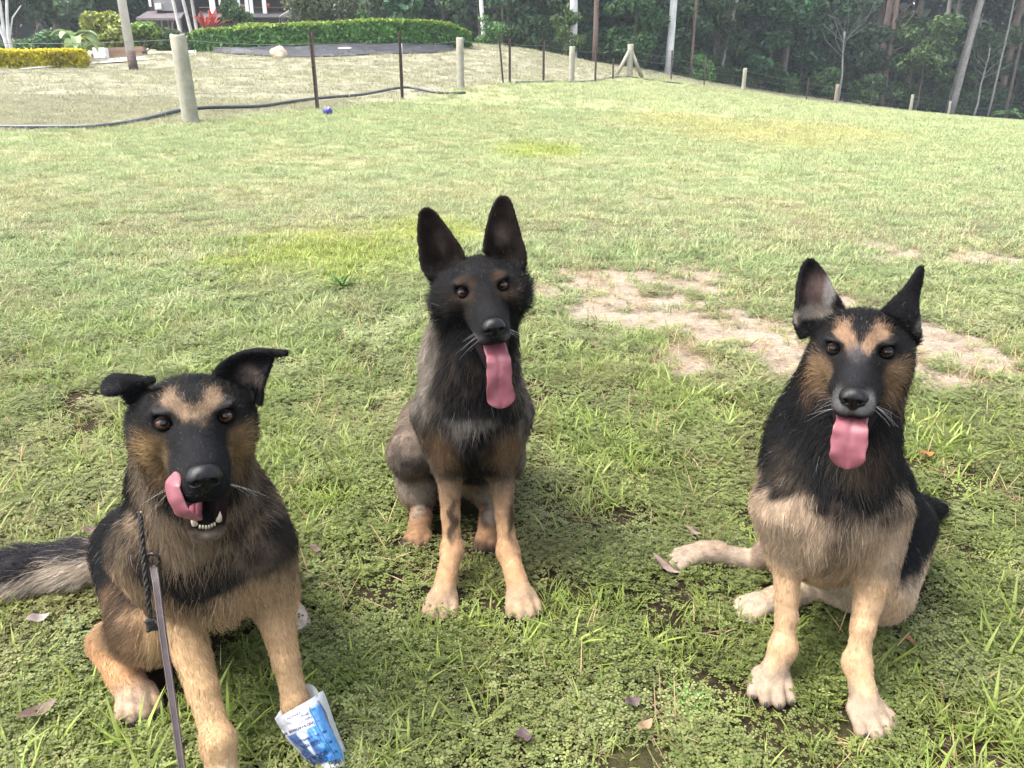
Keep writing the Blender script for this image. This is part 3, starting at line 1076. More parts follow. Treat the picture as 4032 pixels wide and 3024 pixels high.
def slab(name, x0, x1, y0, y1, D, thick, mat, parent=None):
    """upright board seen at picture rect, at distance D, going back by thick"""
    a, c = hp(x0, y0, D), hp(x1, y1, D)
    b = MB()
    b.box(((a[0] + c[0]) / 2, D + thick / 2, (a[2] + c[2]) / 2), (abs(c[0] - a[0]) / 2, thick / 2, abs(a[2] - c[2]) / 2))
    o = b.build(name, mat)
    keep(o, house)
    return o


def sub(o, parent):
    o.parent = parent
    o.matrix_parent_inverse = Matrix.Identity(4)
    return o


slab('wall', 139, 196, -60, 12, 50.5, 6, M_DARK)
slab('wall', 196.2, 292, -60, 14, 53.0, 4, M_DARK)
w1 = slab('bay', 147, 176, -40, 10.8, 49.4, 1.0, M_GREY)
_win = slab('window', 154.5, 161.8, 3.2, 9.6, 49.30, .09, M_WHT)
_p = slab('pane', 155.3, 161.0, 4.0, 8.8, 49.24, .05, M_GLASS)
sub(_p, _win)
slab('window', 147.6, 151.2, -4, 6.5, 49.30, .09, M_WHT)
a, c = hp(147.5, 11.0, 49.9), hp(175.5, 18.0, 48.3)
b = MB()
b.add([(a[0], 49.9, a[2]), (c[0], 49.9, a[2]), (c[0] + .3, 48.3, c[2]), (a[0] - .05, 48.3, c[2]), (a[0], 49.9, a[2] - .15), (c[0], 49.9, a[2] - .15), (c[0] + .3, 48.3, c[2] - .12), (a[0] - .05, 48.3, c[2] - .12)],
      [(0, 1, 2, 3), (7, 6, 5, 4), (0, 3, 7, 4), (1, 5, 6, 2), (3, 2, 6, 7)])
keep(b.build('awning_roof', M_AWN), house)
slab('undercroft_shade', 142, 196, 18.4, 44, 52.0, 3, M_DARK)  # solid dark block painted in for the shade of the open void
for x in (162.5, 169, 172.5, 181):
    slab('stump', x - 1.1, x + 1.1, 18.2, 42, 49.8, .18, M_STUMP)
slab('deck', 198, 291, 13.6, 17.2, 48.6, 4.2, M_GREY)
slab('deck_skirt', 199, 290, 17.4, 32, 48.9, .15, M_DARK)
for x, w in ((209.8, 1.5), (218.8, 2.6), (231.5, 1.6), (235.2, 1.3), (245.2, 1.4), (248.6, 1.7), (262.2, 1.8), (289.5, 1.8)):
    slab('verandah_post', x - w / 2, x + w / 2, -40, 13.4, 48.55, .12, M_WHT)
slab('rail', 199, 289, 6.9, 7.8, 48.75, .06, M_RAIL)
_r = slab('rail', 199, 289, 12.2, 12.9, 48.75, .06, M_RAIL)
for i in range(30):
    x = 200 + 3.0 * i
    sub(slab('baluster', x - .25, x + .25, 7.9, 12.1, 48.76, .04, M_RAIL), _r)
slab('blind', 220.5, 229.3, 2.6, 10.4, 48.95, .03, M_SHEET)
slab('blind', 237.4, 245.6, 4.0, 11.2, 48.95, .03, M_PINK)
slab('verandah_roof', 196, 294, -50, -42, 47.5, 6, M_AWN)
for i in range(7):
    x = 279.5 + 1.7 * i
    y = 22.0 - 1.1 * i
    slab('stair_baluster', x - .3, x + .3, y - 5.5, y + 1.5, 47.9, .05, M_STUMP)
a, c = hp(279, 17.0, 47.85), hp(291.5, 9.2, 47.85)
b = MB()
b.tube([a, c], .045, 6)
keep(b.build('stair_rail', M_STUMP, None, True), house)
pot = MB()
for px in (265.2, 268.0):
    q = hp(px, 6.9, 48.7)
    pot = MB()
    pot.tube([q, q + A([0, 0, .10]), q + A([0, 0, .18])], [.06, .085, .095], 12)
    tag(pot.build('flower_pot', simple('red_glaze', (.50, .06, .05), rough=.4), None, True), 'small red pot on the verandah rail, %s of the pair' % ('left' if px < 266 else 'right'), 'pot')
# ------------------------------------------------------------------ dogs: one continuous body grown from blended volumes
COAT = .74


def coat_tone(c):
    l = c.mean(1, keepdims=True)
    return c * COAT * (.55 + .45 * sstep(.02, .12, l))


class SDF:
    def __init__(s, lo, hi, h):
        s.lo, s.h = np.asarray(lo, float), h
        s.n = np.ceil((np.asarray(hi, float) - s.lo) / h).astype(int) + 1
        s.d = np.full(s.n, 0.2, np.float32)
        s.prims = []

    def _sub(s, lo, hi):
        i0 = np.clip(np.floor((lo - s.lo) / s.h).astype(int), 0, s.n)
        i1 = np.clip(np.ceil((hi - s.lo) / s.h).astype(int) + 1, 0, s.n)
        sl = tuple(slice(a, b) for a, b in zip(i0, i1))
        g = [(s.lo[k] + s.h * np.arange(i0[k], i1[k])).astype(np.float32) for k in range(3)]
        return sl, (g[0][:, None, None], g[1][None, :, None], g[2][None, None, :])

    def union(s, fn, lo, hi, k=.02, cut=False, **props):
        m = k + .03
        sl, g = s._sub(np.asarray(lo) - m, np.asarray(hi) + m)
        dp = fn(*g).astype(np.float32)
        d = s.d[sl]
        if cut:
            h = np.clip(k - np.abs(d + dp), 0, None)
            s.d[sl] = np.maximum(d, -dp) + h * h / (4 * k)
        else:
            h = np.clip(k - np.abs(d - dp), 0, None)
            s.d[sl] = np.minimum(d, dp) - h * h / (4 * k)
            s.prims.append((fn, props))

    def cone(s, a, b, ra, rb, k=.02, flow=None, **pr):
        a, b = np.asarray(a, float), np.asarray(b, float)
        ab = b - a
        L2 = float(ab @ ab) + 1e-9

        def fn(X, Y, Z):
            t = np.clip(((X - a[0]) * ab[0] + (Y - a[1]) * ab[1] + (Z - a[2]) * ab[2]) / L2, 0, 1)
            return np.sqrt((X - a[0] - t * ab[0]) ** 2 + (Y - a[1] - t * ab[1]) ** 2 + (Z - a[2] - t * ab[2]) ** 2) - (ra + (rb - ra) * t)
        r = max(ra, rb)
        s.union(fn, np.minimum(a, b) - r, np.maximum(a, b) + r, k, flow=nrm(ab) if flow is None else nrm(A(flow, float)), **pr)

    def ell(s, c, r, ax=None, k=.02, cut=False, flow=(0, 0, -1), **pr):
        c, r = np.asarray(c, float), np.asarray(r, float)
        ax = np.eye(3) if ax is None else np.asarray(ax)

        def fn(X, Y, Z):
            x, y, z = X - c[0], Y - c[1], Z - c[2]
            q = [(x * a[0] + y * a[1] + z * a[2]) for a in ax]
            k0 = np.sqrt(sum((q[i] / r[i]) ** 2 for i in range(3))) + 1e-6
            k1 = np.sqrt(sum((q[i] / r[i] ** 2) ** 2 for i in range(3))) + 1e-6
            return k0 * (k0 - 1) / k1
        R = r.max()
        s.union(fn, c - R, c + R, k, cut, flow=nrm(A(flow, float)), **pr)

    def cloud(s, pts, rad, k=.01, flow=(0, 0, 1), **pr):
        pts = np.asarray(pts, np.float32)

        def fn(X, Y, Z):
            sh = np.broadcast(X, Y, Z).shape
            q = np.stack([np.broadcast_to(v, sh).ravel() for v in (X, Y, Z)], 1).astype(np.float32)
            out = np.empty(len(q), np.float32)
            pp = (pts ** 2).sum(1)
            for i in range(0, len(q), 20000):
                b = q[i:i + 20000]
                d2 = (b ** 2).sum(1)[:, None] + pp[None] - 2 * b @ pts.T
                out[i:i + 20000] = np.sqrt(np.maximum(d2.min(1), 0))
            return out.reshape(sh) - rad
        s.union(fn, pts.min(0) - rad, pts.max(0) + rad, k, flow=flow, cloud=True, plo=pts.min(0), phi=pts.max(0), **pr)

    def mesh(s, smooth_it=2):
        d = s.d
        neg = d < 0
        c = sum(neg[a:s.n[0] - 1 + a, b:s.n[1] - 1 + b, e:s.n[2] - 1 + e].astype(np.uint8) for a in (0, 1) for b in (0, 1) for e in (0, 1))
        act = (c > 0) & (c < 8)
        ijk = np.argwhere(act)
        idx = np.full(act.shape, -1, np.int64)
        idx[act] = np.arange(len(ijk))
        acc, cnt = np.zeros((len(ijk), 3)), np.zeros(len(ijk))
        cor = [(a, b, e) for a in (0, 1) for b in (0, 1) for e in (0, 1)]
        val = {q: d[ijk[:, 0] + q[0], ijk[:, 1] + q[1], ijk[:, 2] + q[2]] for q in cor}
        for q in cor:
            for ax in range(3):
                if q[ax] == 0:
                    q2 = tuple(1 if i == ax else q[i] for i in range(3))
                    d0, d1 = val[q], val[q2]
                    m = (d0 < 0) != (d1 < 0)
                    t = d0 / np.where(np.abs(d0 - d1) < 1e-12, 1, d0 - d1)
                    p = np.array(q, float)[None].repeat(len(ijk), 0)
                    p[:, ax] = t
                    acc[m] += p[m]
                    cnt[m] += 1
        V_ = s.lo + s.h * (ijk + acc / cnt[:, None])
        F = []
        for ax in range(3):
            o1, o2 = [(1, 2), (2, 0), (0, 1)][ax]
            sl0 = [slice(1, -1)] * 3
            sl1 = [slice(1, -1)] * 3
            sl0[ax], sl1[ax] = slice(0, -1), slice(1, None)
            a, b = neg[tuple(sl0)], neg[tuple(sl1)]
            e = np.argwhere(a != b)
            if not len(e):
                continue
            fl = a[tuple(e.T)]
            e = e + 1
            e[:, ax] -= 1
            quad = []
            for (u, w) in ((0, 0), (-1, 0), (-1, -1), (0, -1)):
                q = e.copy()
                q[:, o1] += u
                q[:, o2] += w
                quad.append(idx[tuple(q.T)])
            quad = np.stack(quad, 1)
            quad[~fl] = quad[~fl][:, ::-1]
            F.append(quad)
        F = np.concatenate(F)
        F = F[(F >= 0).all(1)]
        for _ in range(smooth_it):
            sm, ct = np.zeros_like(V_), np.zeros(len(V_))
            for k in range(4):
                a, b = F[:, k], F[:, (k + 1) % 4]
                for i in range(3):
                    sm[:, i] += np.bincount(a, V_[b, i], len(V_)) + np.bincount(b, V_[a, i], len(V_))
                ct += np.bincount(a, minlength=len(V_)) + np.bincount(b, minlength=len(V_))
            V_ = V_ * .5 + .5 * sm / np.maximum(ct, 1)[:, None]
        return V_, F


class Head:
    """head frame: s towards the picture's right, f along the muzzle, u up; origin between the eyes"""

    def __init__(s, px, py, zc, pitch, yaw, roll, scale=1.0):
        s.o, s.zc, s.k = unp(px, py, zc), zc, scale
        r = nrm(A([0, 0, H_CAM]) - s.o)
        sv = nrm(A([1.0, 0, 0]) - r * r[0])
        uv = np.cross(r, sv)

        def rot(v, axis, a):
            return v * math.cos(a) + np.cross(axis, v) * math.sin(a) + axis * (axis @ v) * (1 - math.cos(a))
        f, sv_, u = r, sv, uv
        a = math.radians(roll)
        sv_, u = rot(sv_, r, a), rot(u, r, a)
        a = math.radians(pitch)
        f, u = rot(f, sv_, a), rot(u, sv_, a)
        a = math.radians(yaw)
        f, sv_ = rot(f, u, a), rot(sv_, u, a)
        s.ax = np.stack([sv_, f, u])

    def w(s, p):
        return s.o + s.k * (np.asarray(p, float) @ s.ax)

    def loc(s, p):
        return (np.asarray(p, float) - s.o) @ s.ax.T / s.k


def head_prims(S, hd, jaw, cheek=1.0):
    k = hd.k

    def E(c, r, kk=.02, ln=.010, rot=0.0, piv=None, **kw):
        ax = hd.ax
        c = A(c, float)
        if rot:
            c = jawrot(c, rot)
            f, u = ax[1] * math.cos(rot) - ax[2] * math.sin(rot), ax[2] * math.cos(rot) + ax[1] * math.sin(rot)
            ax = np.stack([ax[0], f, u])
        S.ell(hd.w(c), A(r) * k, ax, kk, ln=ln, part='head', **kw)

    def Cn(a, b, ra, rb, kk=.015, ln=.008, rot=0.0):
        if rot:
            a, b = jawrot(a, rot), jawrot(b, rot)
        S.cone(hd.w(a), hd.w(b), ra * k, rb * k, kk, ln=ln, part='head')
    E((0, -.070, -.008), (.057, .077, .043), ln=.009)
    E((0, -.026, .010), (.034, .034, .023), ln=.008)
    for m in (-1, 1):
        E((m * .036, -.022, .017), (.017, .016, .008), .012, ln=.006)
        E((m * .050 * (.5 + .5 * cheek), -.056, -.026), (.029 * cheek, .046, .038), .02, ln=.014 * cheek)
        E((m * .056 * cheek, -.088, -.036), (.034 * cheek, .040, .050), .03, ln=.023 * cheek)
        Cn((m * .021, -.004, -.054), (m * .0135, .084, -.060), .020, .0155, .012, ln=.005)
        Cn((m * .026, -.03, -.070), (m * .0125, .070, -.072), .018, .0105, .010, ln=.006, rot=jaw)
    E((0, -.002, -.006), (.025, .038, .019), .015, ln=.006)
    Cn((0, -.012, -.026), (0, .088, -.042), .034, .0235, .02, ln=.004)
    Cn((0, .0, -.010), (0, .094, -.028), .018, .0130, .012, ln=.004)
    Cn((0, -.03, -.076), (0, .066, -.076), .028, .0125, .012, ln=.007, rot=jaw)
    E((0, .073, -.073), (.019, .012, .0105), .008, ln=.007, rot=jaw)
    # mouth: the gap between the jaws, and the trough of the lower jaw
    if jaw > .05:
        E((0, .052, -.070), (.0210, .075, .009 + .034 * jaw), .008, cut=True, rot=jaw * .5)
        E((0, .038, -.058), (.0150, .048, .015), .006, cut=True, rot=jaw)
        for m in (-1, 1):
            Cn((m * .027, -.012, -.060), (m * .0165, .062, -.0635), .0085, .0065, .004, ln=.002, rot=jaw)
    for m in (-1, 1):
        S.ell(hd.w((m * .0385, -.0165, 0)), A([.0122] * 3) * k, hd.ax, .005, cut=True)
        S.ell(hd.w((m * .0395, .004, .002)), A([.0130, .015, .0085]) * k, hd.ax, .010, cut=True)


JPIV = A([0, -.045, -.058])


def jawrot(p, a):
    p = np.asarray(p, float) - JPIV
    c, s = math.cos(a), math.sin(a)
    return A([p[0], p[1] * c + p[2] * s, -p[1] * s + p[2] * c]) + JPIV


def paw(S, cen, d, wrist, rw=.024, sc=1.0, claws=None, spread=1.0, toe_ln=.0036, ln=.006, flat=False):
    """toes, pad and pastern; cen = middle of the paw on the ground, d = heading"""
    sc *= .92
    d = nrm(A([d[0], d[1], 0.0]))
    sd_ = A([d[1], -d[0], 0.0])
    ax = np.stack([sd_, d, A([0, 0, 1.0])])
    c = A([cen[0], cen[1], cen[2] if len(cen) > 2 else 0.0])

    def L(s_, f_, u_):
        return c + (sd_ * s_ * spread + d * f_ + A([0, 0, 1.0]) * u_) * sc
    S.ell(L(0, -.016, .024), A([.026, .032, .018]) * sc, ax, .010, ln=ln, part='paw', flow=d)
    for i, (a, f_, r) in enumerate(((-.0300, .003, .0122), (-.0106, .018, .0130), (.0106, .018, .0130), (.0300, .003, .0122))):
        dd = nrm(d + sd_ * a * 6)
        s2 = A([dd[1], -dd[0], 0.0])
        S.cone(L(a * .75, f_ - .022, .033), L(a, f_ + .006, .026), r * sc, r * sc * 1.0, .003, ln=toe_ln, part='toe', flow=d)
        S.ell(L(a * 1.04, f_ + .014, .017), A([r * 1.0, .014, .0155]) * sc, np.stack([s2, dd, A([0, 0, 1.0])]), .004, ln=toe_ln * .8, part='toe', flow=d)
        if claws is not None:
            claws.append((L(a * 1.06, f_ + .024, .018), dd, sc))
    S.cone(wrist, L(0, -.012, .034), rw, .027 * sc, .015, ln=ln, part='leg')


def ear_cloud(rows, crop, bulge, n=34, m=42):
    """rows of (left edge, right edge, depth) in crop places, base to tip -> points of a curved sheet"""
    ox, oy, k = crop
    Lp = A([unp(ox + r[0] * k, oy + r[1] * k, r[4]) for r in rows])
    Rp = A([unp(ox + r[2] * k, oy + r[3] * k, r[5] if len(r) > 5 else r[4]) for r in rows])
    t = np.linspace(0, len(rows) - 1, m)

    def cr(pts):
        out = []
        for x in t:
            i = min(int(x), len(pts) - 2)
            f = x - i
            p0, p1, p2, p3 = pts[max(i - 1, 0)], pts[i], pts[i + 1], pts[min(i + 2, len(pts) - 1)]
            out.append(.5 * (2 * p1 + (p2 - p0) * f + (2 * p0 - 5 * p1 + 4 * p2 - p3) * f * f + (3 * p1 - p0 - 3 * p2 + p3) * f ** 3))
        return A(out)
    Lp, Rp = cr(Lp), cr(Rp)
    mid = (Lp + Rp) / 2
    axis = nrm(np.gradient(mid, axis=0))
    lat = nrm(Rp - Lp)
    nor = nrm(np.cross(axis, lat))
    if nor[m // 3][1] < 0:
        nor = -nor
    pts, inner = [], []
    bl = np.interp(t, np.linspace(0, len(rows) - 1, len(bulge)), bulge)
    for i in range(m):
        for j in range(n):
            b = -1 + 2 * j / (n - 1)
            w = np.linalg.norm(Rp[i] - Lp[i])
            pts.append(Lp[i] + (Rp[i] - Lp[i]) * (b + 1) / 2 + nor[i] * bl[i] * w * (1 - b * b))
            inner.append((t[i] / t[-1], b))
    return A(pts), A(inner), axis[m // 2]


fur_t = NT('fur')
_a = fur_t.n('Attribute', attribute_name='col', attribute_type='GEOMETRY')
fur_t.l(_a.outputs['Color'], fur_t.b.inputs['Base Color'])
fur_t.b.inputs['Roughness'].default_value = .55
fur_t.b.inputs['Specular IOR Level'].default_value = .13
MAT_FUR = fur_t.m
MAT_SKIN = attr_mat('coat', rough=.9, spec=.1, var=.5)
MAT_NOSE = simple('nose_leather', (.0022, .0022, .0026), (.005, .005, .0055), 300, rough=.36, bump=.4, spec=.22, bscale=420, bdist=.0015)
MAT_LID = simple('eyelid_skin', (.006, .005, .005), rough=.75, spec=.12)
MAT_CLAW = simple('claw_horn', (.012, .010, .010), (.04, .03, .028), 80, rough=.35, spec=.5)
MAT_TOOTH = simple('tooth_enamel', (.36, .30, .21), (.44, .39, .30), 90, rough=.25, spec=.5)
_t = NT('tongue_flesh')
_nz = _t.noise(160)
_t.l(_t.ramp(_t.noise(40), [(.3, (.145, .042, .054)), (.7, (.205, .070, .084))]), _t.b.inputs['Base Color'])
_t.b.inputs['Roughness'].default_value = .46
_t.b.inputs['Specular IOR Level'].default_value = .4
_t.b.inputs['Subsurface Weight'].default_value = .12
_t.b.inputs['Subsurface Radius'].default_value = (.01, .003, .002)
_t.bump(_nz, .35, .0012)
MAT_TONGUE = _t.m
_t = NT('eye')
_a = _t.n('Attribute', attribute_name='col')
_t.l(_a.outputs['Color'], _t.b.inputs['Base Color'])
_t.b.inputs['Roughness'].default_value = .08
_t.b.inputs['Specular IOR Level'].default_value = .42
MAT_EYE = _t.m


def make_eye(hd, m, root, iris, droop):
    c = hd.w((m * .0385, -.0182, -.001))
    R = .0107 * hd.k
    e = nrm(hd.ax[1] + m * .22 * hd.ax[0] + .12 * hd.ax[2])         # opening of the lids
    g = nrm(A([0, 0, H_CAM]) - c)                                   # gaze
    s_ = nrm(np.cross(g, [0, 0, 1.0]))
    u_ = np.cross(s_, g)
    vs_, fs, cs = [], [], []
    th = np.concatenate([np.linspace(0, .40, 5), np.linspace(.44, .80, 6), np.linspace(.86, math.pi, 14)])
    n = 28
    for i, a in enumerate(th):
        for j in range(n):
            b = 2 * math.pi * j / n
            rr = R * (1 + .06 * max(0, 1 - (a / .75) ** 2))
            vs_.append(c + rr * (math.cos(a) * g + math.sin(a) * (math.cos(b) * s_ + math.sin(b) * u_)))
            if a < .42:
                cc = A([.003, .003, .003])
            elif a < .82:
                cc = A(iris) * (.7 + .3 * random.random()) * (1.25 if a > .5 else .8)
            else:
                cc = A([.05, .035, .03])
            cs.append(cc)
    for i in range(len(th) - 1):
        for j in range(n):
            k = (j + 1) % n
            fs.append((i * n + j, i * n + k, (i + 1) * n + k, (i + 1) * n + j))
    me = mesh_np('eye', vs_, fs, MAT_EYE)
    set_col(me, A(cs))
    eo = keep(link('eye', me), root)
    # lids
    er = nrm(np.cross(hd.ax[2], e)) if False else nrm(hd.ax[0] - e * (hd.ax[0] @ e))
    eu = nrm(hd.ax[2] - e * (hd.ax[2] @ e))
    er, eu = er * math.cos(.20) + m * eu * math.sin(.20), eu * math.cos(.20) - m * er * math.sin(.20)
    n = 36
    vs_, fs = [], []
    rings = ((0.0, 1.03), (.06, 1.09), (.16, 1.13), (.34, 1.10), (.65, .85))
    for (da, rr) in rings:
        for j in range(n):
            b = 2 * math.pi * j / n
            cb, sb = math.cos(b), math.sin(b)
            upper = (.54 - droop) if sb > 0 else .42
            tha = 1.0 / math.sqrt((cb / .98) ** 2 + (sb / upper) ** 2)
            tha *= 1 + .10 * max(0, -m * cb) ** 4
            tha += da
            d_ = math.cos(tha) * e + math.sin(tha) * (cb * er + sb * eu)
            vs_.append(c + R * rr * d_)
    for i in range(len(rings) - 1):
        for j in range(n):
            k = (j + 1) % n
            fs.append((i * n + j, i * n + k, (i + 1) * n + k, (i + 1) * n + j))
    link('eyelid', mesh_np('eyelid', vs_, fs, MAT_LID), eo)
    return c, e


def make_nose(hd, root):
    lo, hi = hd.w((0, .1, -.04)) - .042, hd.w((0, .1, -.04)) + .042
    S = SDF(lo, hi, .0014)
    k = hd.k

    def E(c, r, kk, cut=False):
        S.ell(hd.w(c), A(r) * k, hd.ax, kk, cut)
    E((0, .101, -.034), (.0195, .0165, .0150), .006)
    for m in (-1, 1):
        E((m * .0100, .105, -.037), (.0108, .0130, .0112), .004)
    E((0, .103, -.047), (.009, .011, .010), .006)
    for m in (-1, 1):
        E((m * .0092, .119, -.0385), (.0046, .009, .0040), .002, True)
        E((m * .0165, .113, -.0415), (.0060, .010, .0020), .002, True)
    E((0, .1185, -.048), (.0011, .006, .014), .0015, True)
    v, f = S.mesh(2)
    keep(link('nose', mesh_np('nose', v, f, MAT_NOSE)), root)


def loft(name, cen, wid, up, mat, root, thick=.0042, groove=.0020, n=40):
    """flat tongue-like strip: centre points, half widths, surface normals"""
    cen, up = A(cen, float), nrm(A(up, float))
    m = 64
    t = (len(cen) - 1) * (1 - (1 - np.linspace(0, 1, m)) ** 1.35)
    i = np.arange(len(cen))
    cc = np.stack([np.interp(t, i, cen[:, k]) for k in range(3)], 1)
    uu = np.stack([np.interp(t, i, up[:, k]) for k in range(3)], 1)
    for _ in range(4):
        cc[1:-1] = (cc[:-2] + 2 * cc[1:-1] + cc[2:]) / 4
        uu[1:-1] = (uu[:-2] + 2 * uu[1:-1] + uu[2:]) / 4
    uu = nrm(uu)
    ww = np.interp(t, i, wid)
    seg = np.linalg.norm(np.diff(cc, axis=0), axis=1)
    rest = np.concatenate([np.cumsum(seg[::-1])[::-1], [0.0]])
    ww = ww * np.sqrt(np.clip(1 - (1 - np.clip(rest / ww, 0, 1)) ** 2, 0, 1)) + .0006
    ww = ww * (1 + .035 * np.sin(t * 2.3) + .02 * np.sin(t * 5.1 + 1))
    ta = nrm(np.gradient(cc, axis=0))
    la = nrm(np.cross(ta, uu))
    no = np.cross(la, ta)
    vs_, fs = [], []
    for r in range(m):
        for j in range(n):
            a = 2 * math.pi * j / n
            x, y = math.cos(a), math.sin(a)
            th = thick * (.6 + .4 * min(1, ww[r] / .02))
            off = th * y * (1.0 if y > 0 else .8)
            if y > 0:
                off -= groove * math.exp(-((x - .05 * math.sin(t[r] * 1.7)) / .13) ** 2)
            off += (.13 + .10 * math.sin(t[r] * 2.9)) * ww[r] * x * x * (1.25 if x > 0 else .8)
            vs_.append(cc[r] + la[r] * ww[r] * x + no[r] * off)
    for r in range(m - 1):
        for j in range(n):
            k = (j + 1) % n
            fs.append((r * n + j, r * n + k, (r + 1) * n + k, (r + 1) * n + j))
    b = MB()
    b.add(vs_, fs + [tuple(range(n - 1, -1, -1)), tuple((m - 1) * n + j for j in range(n))])
    o = b.build(name, mat, None, True)
    keep(o, root)
    return o


def make_dog(name, label, hd, jaw, body_fn, ears, paint, bounds, iris, droop, cheek, seed, n_hair, dark_claw=True, base=None, whisk=0):
    rng = np.random.default_rng(seed)
    S = SDF(bounds[0], bounds[1], .0034)
    claws = []
    body_fn(S, hd, claws)
    head_prims(S, hd, jaw, cheek)
    ear_pts = []
    for pts, inn, axis in ears:
        S.cloud(pts, .0042, .012, flow=nrm(axis), ln=.006, part='ear')
        ear_pts.append((pts, inn))
    V_, F = S.mesh(2)
    root = empty(name, base)
    tag(root, label, 'dog', 'german shepherd type dogs sitting on the grass')
    me = mesh_np('body', V_, F, MAT_SKIN)
    N = np.empty(len(V_) * 3, np.float32)
    me.vertices.foreach_get('normal', N)
    N = N.reshape(-1, 3).astype(float)
    # fields carried from the volumes to the skin
    W = np.zeros(len(V_))
    FL, LN = np.zeros((len(V_), 3)), np.zeros(len(V_))
    Q = hd.loc(V_)
    noseq = A([0, .13, -.045])
    for fn, pr in S.prims:
        if pr.get('cloud'):
            sel = np.where(((V_ > pr['plo'] - .02) & (V_ < pr['phi'] + .02)).all(1))[0]
            d = np.full(len(V_), .2)
            d[sel] = fn(V_[sel, 0], V_[sel, 1], V_[sel, 2])
        else:
            d = fn(V_[:, 0], V_[:, 1], V_[:, 2]).astype(float)
        w = np.exp(-np.clip(d, -.01, .2) / .010)
        fl = pr['flow'] if pr.get('part') != 'head' else nrm(Q - noseq) @ hd.ax
        FL += w[:, None] * fl
        LN += w * pr.get('ln', .01)
        W += w
    LN /= W
    LN *= .45 + .55 * sstep(.016, .034, np.minimum(np.linalg.norm(Q - A([.0385, -.01, 0]), axis=1), np.linalg.norm(Q - A([-.0385, -.01, 0]), axis=1)))
    FL = nrm(FL)
    inner = np.zeros(len(V_))
    for pts, inn in ear_pts:
        c0, c1 = pts.min(0) - .01, pts.max(0) + .01
        sel = np.where(((V_ > c0) & (V_ < c1)).all(1))[0]
        for i in range(0, len(sel), 4000):
            s_ = sel[i:i + 4000]
            d2 = ((V_[s_, None] - pts[None]) ** 2).sum(2)
            inner[s_] = np.maximum(inner[s_], 1 - sstep(.006, .012, np.sqrt(d2.min(1))))
    body_ob = keep(link('body', me), root)
    # bare skin: eyes, nose, mouth
    bare = np.zeros(len(V_), bool)
    for m in (-1, 1):
        c, e = make_eye(hd, m, root, iris, droop)
        bare |= np.linalg.norm(V_ - c, axis=1) < .0135 * hd.k
    bare |= np.linalg.norm((Q - A([0, .108, -.037])) / A([.021, .02, .016]), axis=1) < 1
    if jaw > .05:
        c = jawrot((0, .045, -.067), jaw * .5)
        q = (Q - c)
        bare |= (np.abs(q[:, 0]) < .024) & (np.abs(q[:, 1]) < .068) & (np.abs(q[:, 2]) < (.008 + .16 * jaw * (.5 + (q[:, 1] + .07) * 4) * .25)) & (np.abs((N @ hd.ax.T)[:, 2]) > .25)
        mouth = bare & (Q[:, 1] < .085) & (Q[:, 2] < -.045)
        for m in (-1, 1):
            lp = segd(Q, jawrot((m * .027, -.012, -.060), jaw), jawrot((m * .0165, .062, -.0635), jaw)) < .011
            mouth |= lp
            bare |= lp
    make_nose(hd, root)
    colr = paint(V_, Q, inner, N)
    colr[mouth] = (.020, .009, .010)
    set_col(me, np.clip(coat_tone(colr), 0, 1))
    # ---- fur
    fa, fb, fc, fd = (V_[F[:, k]] for k in range(4))
    area = .5 * np.linalg.norm(np.cross(fc - fa, fd - fb), axis=1)
    fln = LN[F].mean(1)
    cen = (fa + fc) / 2
    front = (N[F].mean(1) * nrm(A([0, 0, H_CAM]) - cen)).sum(1)
    dens = area * np.clip(.012 / fln, .45, 3.2) * (~bare[F].any(1)) * np.where(front > -.25, 1.0, .35)
    hq = hd.loc(cen)
    dens *= 1 + 1.6 * (np.linalg.norm(hq - A([0, 0, -.01]), axis=1) < .13)
    pick = rng.choice(len(F), n_hair, p=dens / dens.sum())
    uv = rng.random((n_hair, 2))
    w4 = np.stack([(1 - uv[:, 0]) * (1 - uv[:, 1]), uv[:, 0] * (1 - uv[:, 1]), uv[:, 0] * uv[:, 1], (1 - uv[:, 0]) * uv[:, 1]], 1)
    Fp = F[pick]
    R0 = (V_[Fp] * w4[..., None]).sum(1)
    Nn = nrm((N[Fp] * w4[..., None]).sum(1))
    Fl = (FL[Fp] * w4[..., None]).sum(1)
    Ln = (LN[Fp] * w4).sum(1)
    inn = (inner[Fp] * w4).sum(1)
    clump = A([vnoise(R0, 85, seed + k) for k in range(3)]).T
    clump2 = A([vnoise(R0, 28, seed + 7 + k) for k in range(3)]).T
    Fl = nrm(Fl + .35 * clump + .30 * clump2 + .22 * rng.normal(size=(n_hair, 3)))
    T = nrm(Fl - Nn * (Fl * Nn).sum(1, keepdims=True))
    lift = np.clip(.22 + 5.5 * np.clip(Ln - .008, 0, .03), .2, .42) + .12 * rng.random(n_hair)
    Ln = Ln * (.65 + .6 * rng.random(n_hair))
    K = 5
    pts = np.zeros((n_hair, K, 3), np.float32)
    d = nrm(T * (1 - lift[:, None]) + Nn * lift[:, None] * 1.25)
    p = R0 - Nn * .0008
    pts[:, 0] = p
    grav = A([0, 0, -1.0])
    for k in range(1, K):
        p = p + d * (Ln / (K - 1))[:, None]
        pts[:, k] = p
        d = nrm(d * .72 + T * .28 + grav * np.clip(Ln - .008, 0, .05)[:, None] * 6 + .10 * rng.normal(size=(n_hair, 3)))
    pts[..., 2] = np.maximum(pts[..., 2], .002)
    RJ = R0 + rng.normal(size=R0.shape) * np.clip(Ln * .35, .0015, .010)[:, None]
    hc = paint(RJ, hd.loc(RJ), inn, Nn)
    var = np.exp(rng.normal(size=n_hair) * .26 + .16 * clump[:, 0] + .12 * clump2[:, 1])
    hc = np.clip(coat_tone(hc) * var[:, None], .003, .9)
    grey = rng.random(n_hair) < .006
